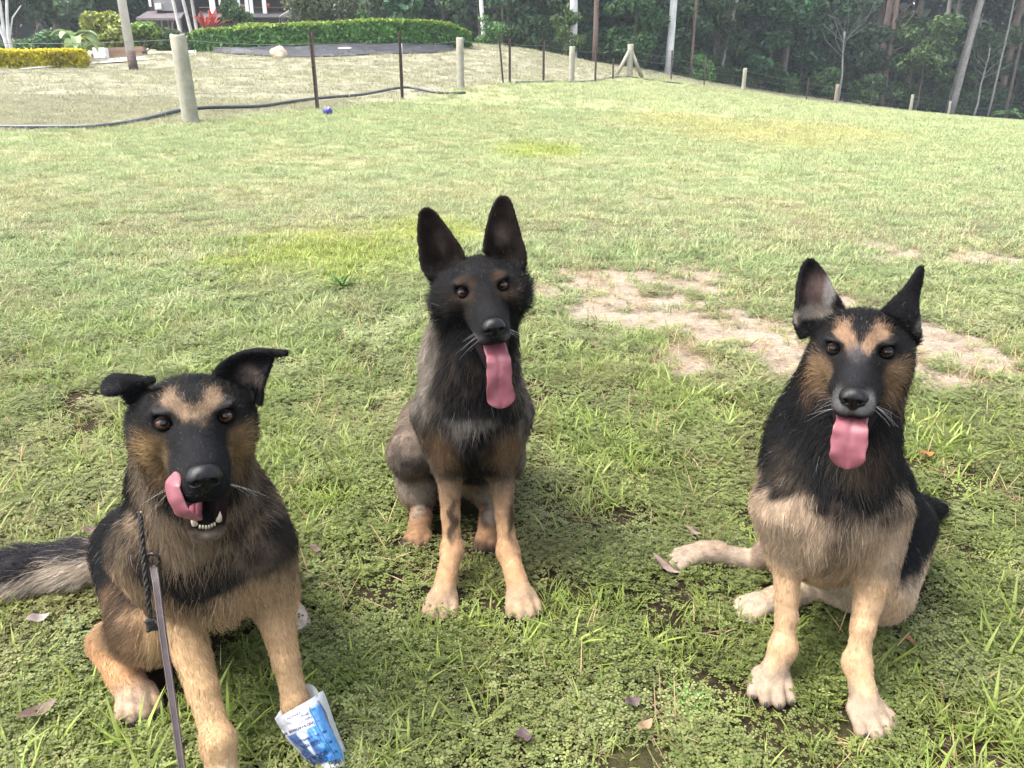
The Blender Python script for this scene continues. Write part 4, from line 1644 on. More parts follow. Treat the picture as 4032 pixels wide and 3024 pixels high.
    hc[grey] = hc[grey] * .5 + .16
    rad0 = np.clip(.00020 + Ln * .008, .00022, .00042)
    extra = []
    if whisk:
        for m in (-1, 1):
            for i in range(whisk):
                r0 = hd.w((m * (.020 + .004 * rng.random()), .055 + .035 * rng.random(), -.050 - .014 * rng.random()))
                dv = nrm((m * hd.ax[0] * .9 + hd.ax[1] * (-.2 + .3 * rng.random()) - hd.ax[2] * (.1 + .5 * rng.random())))
                L_ = .028 + .03 * rng.random()
                extra.append([r0 + dv * L_ * t + A([0, 0, -1]) * .25 * L_ * t * t for t in np.linspace(0, 1, K)])
        ex = A(extra)
        pts = np.concatenate([pts, ex.astype(np.float32)])
        hc = np.concatenate([hc, np.full((len(ex), 3), .5)])
        rad0 = np.concatenate([rad0, np.full(len(ex), .00014)])
    M = len(pts)
    cu = bpy.data.hair_curves.new('fur')
    cu.add_curves([K] * M)
    cu.points.foreach_set('position', pts.reshape(-1))
    rr = (rad0[:, None] * np.linspace(1, .25, K)[None]).astype(np.float32)
    ra = cu.attributes.get('radius') or cu.attributes.new('radius', 'FLOAT', 'POINT')
    ra.data.foreach_set('value', rr.ravel())
    ca = cu.attributes.new('col', 'FLOAT_COLOR', 'CURVE')
    ca.data.foreach_set('color', np.concatenate([hc, np.ones((M, 1))], 1).astype(np.float32).ravel())
    cu.materials.append(MAT_FUR)
    keep(link('fur', cu), root)
    # ---- claws
    for c, dd, sc in claws:
        if c[2] > .2:
            continue
        b = MB()
        pt = [c + dd * sc * x + A([0, 0, z]) * sc for x, z in ((-.010, .004), (-.002, .004), (.005, -.001), (.009, -.008))]
        b.tube(pt, [.0042 * sc, .0040 * sc, .0028 * sc, .0005], 8)
        keep(b.build('claw', MAT_CLAW, None, True), root)
    return root


BLACK = (.012, .012, .014)


# ============================================================ the dark dog in the middle
CROP_M, CROP_R, CROP_L = (406.3, 187.9, .14082), (774.6, 254.0, .13780), (96.5, 340.3, .12247)
hdM = Head(483.5, 291.0, 1.45, 17.5, 4.5, 8.5)


def body_M(S, hd, claws):
    ru = .030
    nb = hd.w((0, -.09, -.03))
    S.cone(nb, (-.102, 1.615, .47), .068, .100, .03, ln=.022, part='neck', flow=(0, .35, -1))
    S.cone(hd.w((0, -.055, -.075)), (-.080, 1.50, .40), .058, .092, .03, ln=ru, part='neck', flow=(0, -.1, -1))
    S.ell((-.086, 1.545, .365), (.096, .115, .135), None, .03, ln=.024, part='chest', flow=(0, -.1, -1))
    S.cone((-.088, 1.60, .40), (-.115, 1.76, .28), .112, .112, .03, ln=.02, part='back', flow=(0, .6, -.8))
    S.cone((-.115, 1.76, .28), (-.135, 1.90, .15), .112, .108, .03, ln=.02, part='back', flow=(0, .6, -.8))
    S.ell((-.075, 1.475, .36), (.058, .05, .075), None, .03, ln=.022, part='chest', flow=(0, -.1, -1))
    S.cone((-.088, 1.60, .26), (-.12, 1.77, .13), .075, .080, .03, ln=.015, part='belly', flow=(0, .5, -1))
    # forelegs
    for sh, el, mid, wr, pc, d in (((-.152, 1.525, .375), P(449, 462, 1.50), P(450.5, 515, 1.462), P(452.3, 549, 1.432), G(441.5, 605, .022), (-.10, -1)),
                                   ((-.020, 1.525, .370), P(500, 462, 1.50), P(504.5, 515, 1.462), P(507.8, 551, 1.432), G(522.5, 604, .022), (.22, -1))):
        S.cone(sh, el, .066, .040, .03, ln=.014, part='leg', flow=(0, 0, -1))
        S.cone(el, mid, .031, .0185, .015, ln=.008, part='leg')
        S.cone(mid, wr, .0185, .0205, .01, ln=.007, part='leg')
        S.ell(wr, (.0225, .021, .024), None, .012, ln=.006, part='leg')
        paw(S, (pc[0], pc[1], 0), d, wr, .0205, 1.0, claws)
    for m, hip, kn, ho, pc, d in ((-1, (-.216, 1.875, .19), (-.238, 1.655, .215), (-.235, 1.82, .045), G(417.5, 540, .022), (-.22, -1)),
                                  (1, (-.050, 1.865, .18), (-.030, 1.655, .205), (-.055, 1.82, .045), G(488.5, 542, .022), (.02, -1))):
        S.cone(hip, kn, .086, .055, .03, ln=.014, part='thigh', flow=(0, -.3, -1))
        S.cone(kn, ho, .056, .034, .02, ln=.015, part='thigh', flow=(0, .5, -1))
        S.ell((ho[0] - .002, 1.745, .095), (.055, .085, .07), None, .03, ln=.018, part='thigh', flow=(0, .3, -1))
        S.cone(ho, (pc[0], pc[1] + .03, .04), .026, .024, .012, ln=.008, part='leg')
        paw(S, (pc[0], pc[1], 0), d, (pc[0] + .005, pc[1] + .07, .045), .024, .95, claws, toe_ln=.005)
    S.cone((-.135, 1.97, .09), (-.20, 2.16, .035), .045, .035, .02, ln=.03, part='tail')
    S.cone((-.20, 2.16, .035), (-.33, 2.28, .03), .035, .018, .02, ln=.03, part='tail')


def paint_M(p, q, inn, n):
    a = np.abs(q[:, 0])
    z1, z2 = vnoise(p, 45, 3), vnoise(p, 17, 5)
    w = p + .010 * np.stack([z1, z2, vnoise(p, 30, 8)], 1)
    c = np.tile(A([.014, .012, .012]), (len(p), 1))
    c = over(c, sstep(-.1, .7, z1) * .6, (.095, .073, .054))
    body = sstep(.44, .38, w[:, 2])
    # shoulders and sides: sable
    side = sstep(.06, .10, np.abs(w[:, 0] + .085 + .15 * (w[:, 1] - 1.5))) * sstep(.62, .52, w[:, 2])
    c = over(c, side * (.15 + .55 * sstep(-.2, .5, z1)), (.16, .135, .11))
    c = over(c, bl(w, (-.20, 1.60, .50), (.065, .11, .14), .6) * (.65 + .35 * z1), (.36, .31, .25))
    c = over(c, bl(w, (-.19, 1.62, .33), (.035, .07, .13), .6) * (.55 + .4 * z1), (.26, .22, .18))
    c = over(c, bl(w, (.025, 1.60, .50), (.055, .11, .14), .6) * (.55 + .4 * z1), (.34, .29, .23))
    c = over(c, bl(w, (-.082, 1.42, .385), (.065, .06, .035), .7) * (.22 + .4 * z1), (.26, .24, .22))
    # chest: tan over each leg, black between
    for x in (-.145, -.012):
        c = over(c, bl(w, (x, 1.46, .325), (.040, .07, .050), .6) * .75, (.21, .130, .070))
    c = over(c, bl(w, (-.080, 1.46, .28), (.021, .09, .09)), BLACK)
    # haunches
    th = sstep(1.58, 1.64, w[:, 1]) * sstep(.34, .28, w[:, 2]) * sstep(.05, .09, np.abs(w[:, 0] + .135))
    c = over(c, th * .9, (.19, .145, .108))
    c = over(c, th * sstep(.0, .55, z2) * .6, (.06, .045, .04))
    c = over(c, bl(w, (-.24, 1.70, .10), (.05, .13, .045)) * .8, (.34, .28, .22))
    c = over(c, bl(w, (-.03, 1.70, .10), (.06, .13, .045)) * .8, (.34, .28, .22))
    c = over(c, bl(w, (-.125, 1.66, .12), (.05, .10, .07)), (.27, .20, .14))
    c = over(c, sstep(.075, .05, w[:, 2]) * sstep(1.52, 1.57, w[:, 1]), (.27, .155, .085))
    # forelegs
    leg = sstep(.048, .036, np.minimum(segd(p, P(449, 470, 1.50), P(450.5, 515, 1.462), P(452.3, 549, 1.432), G(441.5, 605, .03)),
                                    segd(p, P(501, 470, 1.50), P(504.5, 515, 1.462), P(507.8, 551, 1.432), G(522.5, 604, .03)))) * sstep(.285, .24, w[:, 2])
    legc = np.where(w[:, 2:3] > .17, A([[.20, .125, .07]]), A([[.44, .265, .14]]))
    tt = sstep(.27, .12, w[:, 2])[:, None]
    legc = A([[.150, .105, .070]]) * (1 - tt) + A([[.42, .255, .14]]) * tt
    c = c * (1 - leg[:, None]) + legc * leg[:, None]
    for x, x2 in ((-.137, -.131), (-.005, .000)):
        c = over(c, bl(w, (x2, 1.43, .165), (.009, .06, .052), .5) * .85, (.03, .025, .022))
    c = over(c, sstep(.075, .04, w[:, 2]) * sstep(1.50, 1.46, w[:, 1]) * .8, (.32, .235, .16))
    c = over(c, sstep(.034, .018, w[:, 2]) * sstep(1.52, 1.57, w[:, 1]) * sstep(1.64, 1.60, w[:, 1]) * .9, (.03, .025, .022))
    # head
    hm = 1 - sstep(.85, 1.05, np.linalg.norm((q - A([0, .0, -.03])) / A([.135, .155, .120]), axis=1))
    hc = np.tile(A([.014, .013, .014]), (len(p), 1))
    qa = np.stack([a, q[:, 1], q[:, 2]], 1) + .004 * np.stack([z1, z2, z1], 1)
    hc = over(hc, bl(qa, (.036, .005, .022), (.017, .03, .009), .7) * (.60 + .3 * z1), (.13, .076, .042))
    hc = over(hc, bl(qa, (.048, -.02, -.022), (.022, .035, .018), .7) * (.45 + .4 * z1), (.14, .088, .052))
    hc = over(hc, bl(qa, (.022, .01, -.008), (.010, .02, .014), .6) * .5, (.11, .06, .035))
    hc = over(hc, bl(qa, (.055, -.02, .055), (.02, .04, .012), .6) * .5, (.10, .05, .028))
    hc = over(hc, bl(qa, (.014, .10, -.062), (.022, .03, .011), .6) * (.35 + .4 * z1), (.24, .23, .23))
    hc = over(hc, bl(qa, (.02, .06, -.060), (.016, .05, .008), .5) * .5, (.14, .13, .13))
    c = c * (1 - hm[:, None]) + hc * hm[:, None]
    # ears
    e = inn * sstep(.005, .03, q[:, 2])
    ec = np.tile(A([.022, .015, .012]), (len(p), 1))
    ec = over(ec, bl(qa, (.060, -.05, .075), (.016, .07, .026), .7) * (.45 + .4 * z1), (.28, .23, .20))
    c = c * (1 - e[:, None]) + ec * e[:, None]
    return c


eM = 1.45 + .06
rows_Ml = [(165, 650, 405, 490, eM, eM), (110, 550, 372, 415, eM, eM), (94, 400, 305, 315, eM, eM), (90, 280, 245, 235, eM - .005, eM), (98, 190, 200, 178, eM - .008, eM - .004), (124, 152, 158, 150, eM - .01, eM - .008)]
rows_Mr = [(560, 450, 838, 570, eM, eM), (560, 390, 842, 465, eM, eM), (572, 300, 812, 360, eM, eM), (597, 200, 780, 240, eM, eM - .005), (632, 112, 748, 130, eM - .004, eM - .008), (668, 66, 712, 66, eM - .008, eM - .01)]
ears_M = [ear_cloud(rows_Ml, CROP_M, (.45, .42, .30, .22, .15, .05)), ear_cloud(rows_Mr, CROP_M, (.45, .42, .30, .22, .15, .05))]
NH = 95000
dogM = make_dog('dog', 'dark sable dog with upright ears, sitting in the middle, long tongue hanging out', hdM, math.radians(33), body_M, ears_M, paint_M,
                ((-.40, 1.24, -.03), (.12, 2.34, .90)), (.055, .023, .011), .05, 1.12, 11, NH, base=(-.08, 1.6, 0), whisk=5)
_h = hdM
DN = A([0, -.10, -1.0])
_b = _h.w((0, .104, -.106))
loft('tongue', [_h.w((0, .02, -.078)), _h.w((0, .07, -.091)), _h.w((0, .095, -.096)), _b, _b + DN * .022 + .003 * _h.ax[1], _b + DN * .046, _b + DN * .068 + A([.004, 0, 0]), _b + DN * .086 + A([.006, 0, 0])],
     [.018, .020, .021, .0215, .0225, .0245, .0265, .026], [_h.ax[2], _h.ax[2], _h.ax[2] + .5 * _h.ax[1], _h.ax[1] + .4 * _h.ax[2], _h.ax[1], _h.ax[1], _h.ax[1], _h.ax[1]], MAT_TONGUE, dogM)

# ============================================================ the old dog on the right
hdR = Head(859.2, 353.0, 1.223, 18.5, -1.0, -4.0)


def body_R(S, hd, claws):
    S.cone(hd.w((0, -.09, -.03)), (.585, 1.285, .44), .070, .102, .03, ln=.030, part='neck', flow=(.1, .35, -1))
    S.cone(hd.w((0, -.055, -.075)), (.570, 1.19, .385), .060, .092, .03, ln=.034, part='neck', flow=(0, -.1, -1))
    S.ell((.557, 1.215, .35), (.100, .115, .125), None, .03, ln=.022, part='chest', flow=(0, -.1, -1))
    S.ell((.55, 1.165, .31), (.060, .060, .080), None, .03, ln=.020, part='chest', flow=(0, -.1, -1))
    S.cone((.57, 1.26, .38), (.685, 1.37, .27), .108, .108, .03, ln=.014, part='back', flow=(.4, .6, -.8))
    S.cone((.685, 1.37, .27), (.775, 1.47, .155), .108, .105, .03, ln=.014, part='back', flow=(.4, .6, -.8))
    S.cone((.56, 1.22, .26), (.70, 1.36, .135), .080, .085, .03, ln=.018, part='belly', flow=(.1, .3, -1))
    legs = (((.487, 1.21, .36), P(787, 552, 1.185), P(786.5, 617, 1.145), P(783.5, 647, 1.128), G(771, 686, .022), (-.22, -1), .026, .0180),
            ((.632, 1.20, .36), P(874, 572, 1.15), P(863, 627, 1.105), P(857, 663, 1.085), G(870.5, 717, .022), (.30, -1), .031, .0185))
    for sh, el, mid, wr, pc, d, re_, rm in legs:
        S.cone((sh[0], sh[1] - .022, sh[2] - .02), el, .064, .038, .022, ln=.014, part='leg', flow=(0, 0, -1))
        S.cone(el, mid, re_, rm, .015, ln=.008, part='leg')
        S.cone(mid, wr, rm, .0195, .01, ln=.006, part='leg')
        S.ell(wr, (.0215, .020, .024), None, .012, ln=.006, part='leg')
        paw(S, (pc[0], pc[1], 0), d, wr, .0195, 1.0, claws, spread=1.12)
    # near haunch at the picture's right
    S.cone((.815, 1.43, .155), (.725, 1.265, .115), .085, .058, .03, ln=.015, part='thigh', flow=(-.1, -.3, -1))
    S.cone((.725, 1.265, .10), (.665, 1.37, .045), .053, .032, .02, ln=.012, part='thigh')
    pc = G(752, 608, .022)
    S.cone((.665, 1.38, .04), (pc[0] + .05, pc[1] + .005, .04), .028, .025, .012, ln=.008, part='leg')
    paw(S, (pc[0], pc[1], 0), (-1, -.25), (pc[0] + .075, pc[1] + .008, .042), .025, .95, claws)
    # far hind leg thrown out to the side
    S.cone((.70, 1.47, .17), (.62, 1.37, .215), .085, .055, .03, ln=.014, part='thigh', flow=(-.5, 0, -1))
    ho = P(757, 562, 1.505)
    S.cone((.615, 1.385, .20), ho, .046, .027, .015, ln=.010, part='leg')
    pc = G(684, 558, .022)
    S.cone(ho, (pc[0] + .045, pc[1] + .004, .038), .026, .0215, .012, ln=.007, part='leg')
    paw(S, (pc[0], pc[1], 0), (-1, -.10), (pc[0] + .075, pc[1] + .004, .040), .0215, .92, claws)
    S.cone((.87, 1.56, .09), (1.02, 1.68, .05), .042, .034, .02, ln=.025, part='tail')
    S.cone((1.02, 1.68, .05), (1.085, 1.70, .04), .034, .016, .02, ln=.025, part='tail')


def paint_R(p, q, inn, n):
    a = np.abs(q[:, 0])
    z1, z2 = vnoise(p, 45, 13), vnoise(p, 17, 15)
    w = p + .010 * np.stack([z1, z2, vnoise(p, 30, 18)], 1)
    c = np.tile(A([.37, .275, .19]), (len(p), 1))                               # tan chest and legs
    c = over(c, sstep(.2, .8, z2) * .35, (.30, .21, .135))
    # chest marks
    c = over(c, bl(w, (.545, 1.08, .295), (.020, .08, .085), .6) * .85, (.075, .058, .044))
    c = over(c, bl(w, (.585, 1.09, .265), (.045, .05, .05), .6) * .5, (.30, .20, .10))
    c = over(c, bl(w, (.60, 1.12, .22), (.055, .05, .02), .6) * .35, (.12, .09, .06))
    # black collar of fur and saddle
    bib = sstep(.350, .395, w[:, 2] - .10 * np.abs(w[:, 0] - .565) + .028 * z2 + .020 * z1)
    c = over(c, bib, (.013, .013, .015))
    c = over(c, bib * bl(w, (.575, 1.10, .47), (.045, .08, .050), .6) * (.45 + .3 * z1), (.14, .10, .062))
    for x in (.46, .69):
        c = over(c, bib * bl(w, (x, 1.16, .43), (.028, .08, .04), .6) * (.35 + .35 * z1), (.16, .12, .075))
    along = (w[:, 0] - .57) * .70 + (w[:, 1] - 1.23) * .71
    side = (w[:, 0] - .57) * .71 - (w[:, 1] - 1.23) * .70
    sad = sstep(.035, .065, along + .25 * (w[:, 2] - .30)) * sstep(.135, .165, w[:, 2] + .1 * np.clip(.2 - along, 0, 1))
    c = over(c, sad, (.013, .013, .015))
    c = over(c, sstep(.155, .135, w[:, 2]) * sstep(1.19, 1.24, w[:, 1]) * sstep(.05, .08, along), (.52, .41, .29))
    c = over(c, bl(w, (.64, 1.22, .17), (.045, .06, .05)) * .8, (.66, .58, .50))
    c = over(c, sstep(.98, 1.0, w[:, 0]) + sstep(1.56, 1.6, w[:, 1]) * sstep(.8, .84, w[:, 0]), BLACK)
    # hind leg thrown out: pale
    hl = sstep(.615, .595, w[:, 0]) * sstep(1.36, 1.40, w[:, 1]) * sstep(.32, .26, w[:, 2])
    c = over(c, hl, (.36, .265, .19))
    c = over(c, bl(w, (.575, 1.48, .075), (.03, .05, .035), .6) * .5, (.30, .21, .18))
    # forelegs
    leg = sstep(.26, .22, w[:, 2]) * sstep(1.225, 1.19, w[:, 1])
    c = over(c, leg, (.47, .315, .185))
    c = over(c, bl(w, (.655, 1.14, .255), (.03, .05, .022), .6) * .5, (.10, .075, .055))
    c = over(c, sstep(.085, .05, w[:, 2]) * sstep(1.22, 1.17, w[:, 1]), (.315, .240, .175))
    c = over(c, sstep(.06, .045, w[:, 2]) * sstep(1.28, 1.30, w[:, 1]) * sstep(.56, .53, w[:, 0]), (.36, .285, .215))
    # head
    hm = 1 - sstep(.85, 1.05, np.linalg.norm((q - A([0, .0, -.03])) / A([.135, .155, .120]), axis=1))
    qa = np.stack([a, q[:, 1], q[:, 2]], 1) + .004 * np.stack([z1, z2, z1], 1)
    hc = np.tile(A([.016, .015, .016]), (len(p), 1))
    vd = segd(np.stack([qa[:, 0], 0 * a, qa[:, 2]], 1), (.004, 0, .002), (.014, 0, .020), (.036, 0, .034)) + 1.0 * (qa[:, 1] < -.06)
    hc = over(hc, sstep(.013, .006, vd) * (.80 + .2 * z1), (.32, .20, .12))
    pass
    hc = over(hc, bl(qa, (.052, -.03, .050), (.026, .04, .014), .6) * .6, (.20, .13, .08))
    hc = over(hc, bl(qa, (0, -.04, .050), (.020, .05, .022), .35), BLACK)
    hc = over(hc, bl(qa, (.053, -.03, -.041), (.026, .045, .027), .5) * (.75 + .25 * z1), (.32, .205, .110))
    hc = over(hc, bl(qa, (.046, -.05, -.078), (.030, .05, .018), .5) * .7, (.22, .14, .08))
    hc = over(hc, bl(qa, (.0385, -.006, -.002), (.019, .03, .014), .4), (.015, .014, .014))
    hc = over(hc, bl(qa, (.044, .0, .017), (.014, .02, .004), .7) * .25, (.24, .22, .21))
    hc = over(hc, bl(qa, (.0, .05, -.005), (.021, .06, .022), .3), (.024, .024, .028))
    hc = over(hc, bl(qa, (.0, .03, .008), (.016, .04, .010), .6) * .4, (.12, .11, .11))
    hc = over(hc, bl(qa, (.018, .098, -.046), (.019, .026, .018), .6) * (.55 + .45 * z1), (.27, .26, .255))
    hc = over(hc, bl(qa, (0, .085, -.125), (.02, .04, .02), .5) * .6, (.4, .37, .34))
    c = c * (1 - hm[:, None]) + hc * hm[:, None]
    e = inn * sstep(.005, .03, q[:, 2])
    ec = np.tile(A([.014, .013, .015]), (len(p), 1))
    rightear = q[:, 0] > 0
    fr = (n @ hdR.ax.T)[:, 1] > -.2
    ec = over(ec, bl(q, (-.078, -.07, .072), (.020, .09, .034), .5) * .8 * ~rightear * fr, (.17, .115, .10))
    ec = over(ec, bl(q, (-.057, -.07, .066), (.010, .09, .030), .5) * .75 * ~rightear * fr, (.36, .33, .31))
    ec = over(ec, bl(q, (-.078, -.06, .034), (.030, .09, .014), .5) * .75 * ~rightear * fr, (.40, .34, .28))
    ec = over(ec, bl(q, (.088, -.08, .012), (.014, .09, .020), .5) * .7 * rightear, (.28, .26, .24))
    c = c * (1 - e[:, None]) + ec * e[:, None]
    return c


eRl, eRr = 1.223 + .085, 1.223 + .020
rows_Rl = [(195, 610, 510, 480, eRl, eRl), (152, 495, 488, 385, eRl, eRl), (163, 330, 425, 270, eRl, eRl), (180, 190, 372, 165, eRl - .004, eRl), (207, 92, 318, 92, eRl - .006, eRl - .002), (242, 46, 276, 48, eRl - .008, eRl - .006)]
rows_Rr = [(790, 415, 1030, 660, eRr, eRr + .045), (850, 350, 1012, 520, eRr, eRr + .045), (922, 278, 1008, 400, eRr, eRr + .04), (985, 200, 1027, 292, eRr, eRr + .03), (1030, 130, 1056, 205, eRr, eRr + .02), (1058, 94, 1070, 104, eRr, eRr + .005)]
ears_R = [ear_cloud(rows_Rl, CROP_R, (.40, .40, .30, .2, .12, .05)), ear_cloud(rows_Rr, CROP_R, (-.2, -.25, -.2, -.15, -.1, -.05))]
dogR = make_dog('dog', 'black and tan dog with grey muzzle sitting on the right, one hind leg out', hdR, math.radians(24), body_R, ears_R, paint_R,
                ((.33, .95, -.03), (1.14, 1.76, .82)), (.022, .011, .007), .17, .80, 21, NH, base=(.62, 1.3, 0), whisk=5)
_h = hdR
_b = _h.w((0, .106, -.092))
loft('tongue', [_h.w((0, .02, -.070)), _h.w((0, .07, -.079)), _h.w((0, .096, -.082)), _b, _b + DN * .018 + .004 * _h.ax[1], _b + DN * .036 + .003 * _h.ax[1], _b + DN * .058],
     [.019, .021, .023, .0240, .0250, .0255, .025], [_h.ax[2], _h.ax[2], _h.ax[2] + .5 * _h.ax[1], _h.ax[1] + .4 * _h.ax[2], _h.ax[1], _h.ax[1], _h.ax[1]], MAT_TONGUE, dogR)

# ============================================================ the dog on the left, licking its lips
hdL = Head(195.5, 423.0, 1.025, 18.5, 2, 6.5)


def body_L(S, hd, claws):
    S.cone(hd.w((0, -.09, -.03)), (-.538, 1.150, .405), .064, .098, .03, ln=.026, part='neck', flow=(-.1, .35, -1))
    S.cone(hd.w((0, -.055, -.080)), (-.495, 1.080, .36), .054, .092, .03, ln=.028, part='neck', flow=(0, -.1, -1))
    S.ell((-.498, 1.10, .325), (.116, .112, .120), None, .03, ln=.030, part='chest', flow=(0, -.1, -1))
    S.ell((-.485, 1.060, .290), (.072, .068, .076), None, .03, ln=.028, part='chest', flow=(0, -.1, -1))
    S.cone((-.52, 1.15, .345), (-.640, 1.29, .245), .105, .096, .03, ln=.018, part='back', flow=(-.4, .6, -.8))
    S.cone((-.640, 1.29, .245), (-.765, 1.41, .115), .096, .098, .03, ln=.018, part='back', flow=(-.4, .6, -.8))
    S.cone((-.52, 1.13, .26), (-.68, 1.29, .14), .085, .085, .03, ln=.02, part='belly', flow=(-.1, .3, -1))
    # foreleg at the picture's left, paw below the frame
    el, mid, wr, pc = P(176, 600, 1.065), P(203, 690, .965), P(218, 742, .905), A([-.437, .865, 0])
    S.cone((-.582, 1.065, .335), el, .066, .044, .022, ln=.018, part='leg', flow=(0, 0, -1))
    S.cone(el, mid, .036, .0225, .015, ln=.011, part='leg')
    S.cone(mid, wr, .0215, .0215, .01, ln=.007, part='leg')
    S.ell(wr, (.024, .023, .026), None, .012, ln=.006, part='leg')
    paw(S, pc, (.2, -1), wr, .0215, 1.02, claws)
    # foreleg at the picture's right, paw in the bag
    el, mid, wr, pc = P(272, 595, 1.085), P(286, 660, 1.03), P(296, 705, 1.0), A([-.326, .985, 0.004])
    S.cone((-.415, 1.065, .335), el, .064, .042, .022, ln=.016, part='leg', flow=(0, 0, -1))
    S.cone(el, mid, .034, .0205, .015, ln=.010, part='leg')
    S.cone(mid, wr, .0200, .0200, .01, ln=.007, part='leg')
    paw(S, pc, (.45, -1), wr, .0205, .85, None)
    # hind legs
    S.cone((-.775, 1.37, .135), P(152, 625, 1.125), .088, .060, .03, ln=.022, part='thigh', flow=(.1, -.3, -1))
    kn = P(150, 632, 1.115)
    S.cone(kn, (-.770, 1.195, .05), .055, .032, .02, ln=.016, part='thigh')
    pc = G(138, 703, .022)
    S.cone((-.775, 1.19, .045), (pc[0] - .03, pc[1] + .03, .042), .030, .0255, .012, ln=.009, part='leg')
    paw(S, (pc[0], pc[1], 0), (.55, -1), (pc[0] - .045, pc[1] + .05, .045), .0255, 1.0, claws, toe_ln=.006)
    S.cone((-.63, 1.43, .165), (-.52, 1.27, .17), .085, .055, .03, ln=.02, part='thigh', flow=(.2, -.2, -1))
    pc = G(291, 621, .022)
    S.cone((-.52, 1.28, .15), (-.50, 1.42, .045), .05, .03, .02, ln=.014, part='thigh')
    S.cone((-.50, 1.42, .042), (pc[0] - .02, pc[1] + .03, .04), .027, .024, .012, ln=.008, part='leg')
    paw(S, (pc[0], pc[1], 0), (.45, -1), (pc[0] - .03, pc[1] + .06, .042), .024, .95, claws)
    # tail lying out to the left
    tp = [(-.865, 1.43, .080), (-.955, 1.425, .066), (-1.06, 1.405, .062), (-1.17, 1.38, .060), (-1.28, 1.34, .045)]
    for i in range(4):
        S.cone(tp[i], tp[i + 1], (.036, .040, .040, .034)[i], (.040, .040, .034, .018)[i], .02, ln=.036, part='tail')


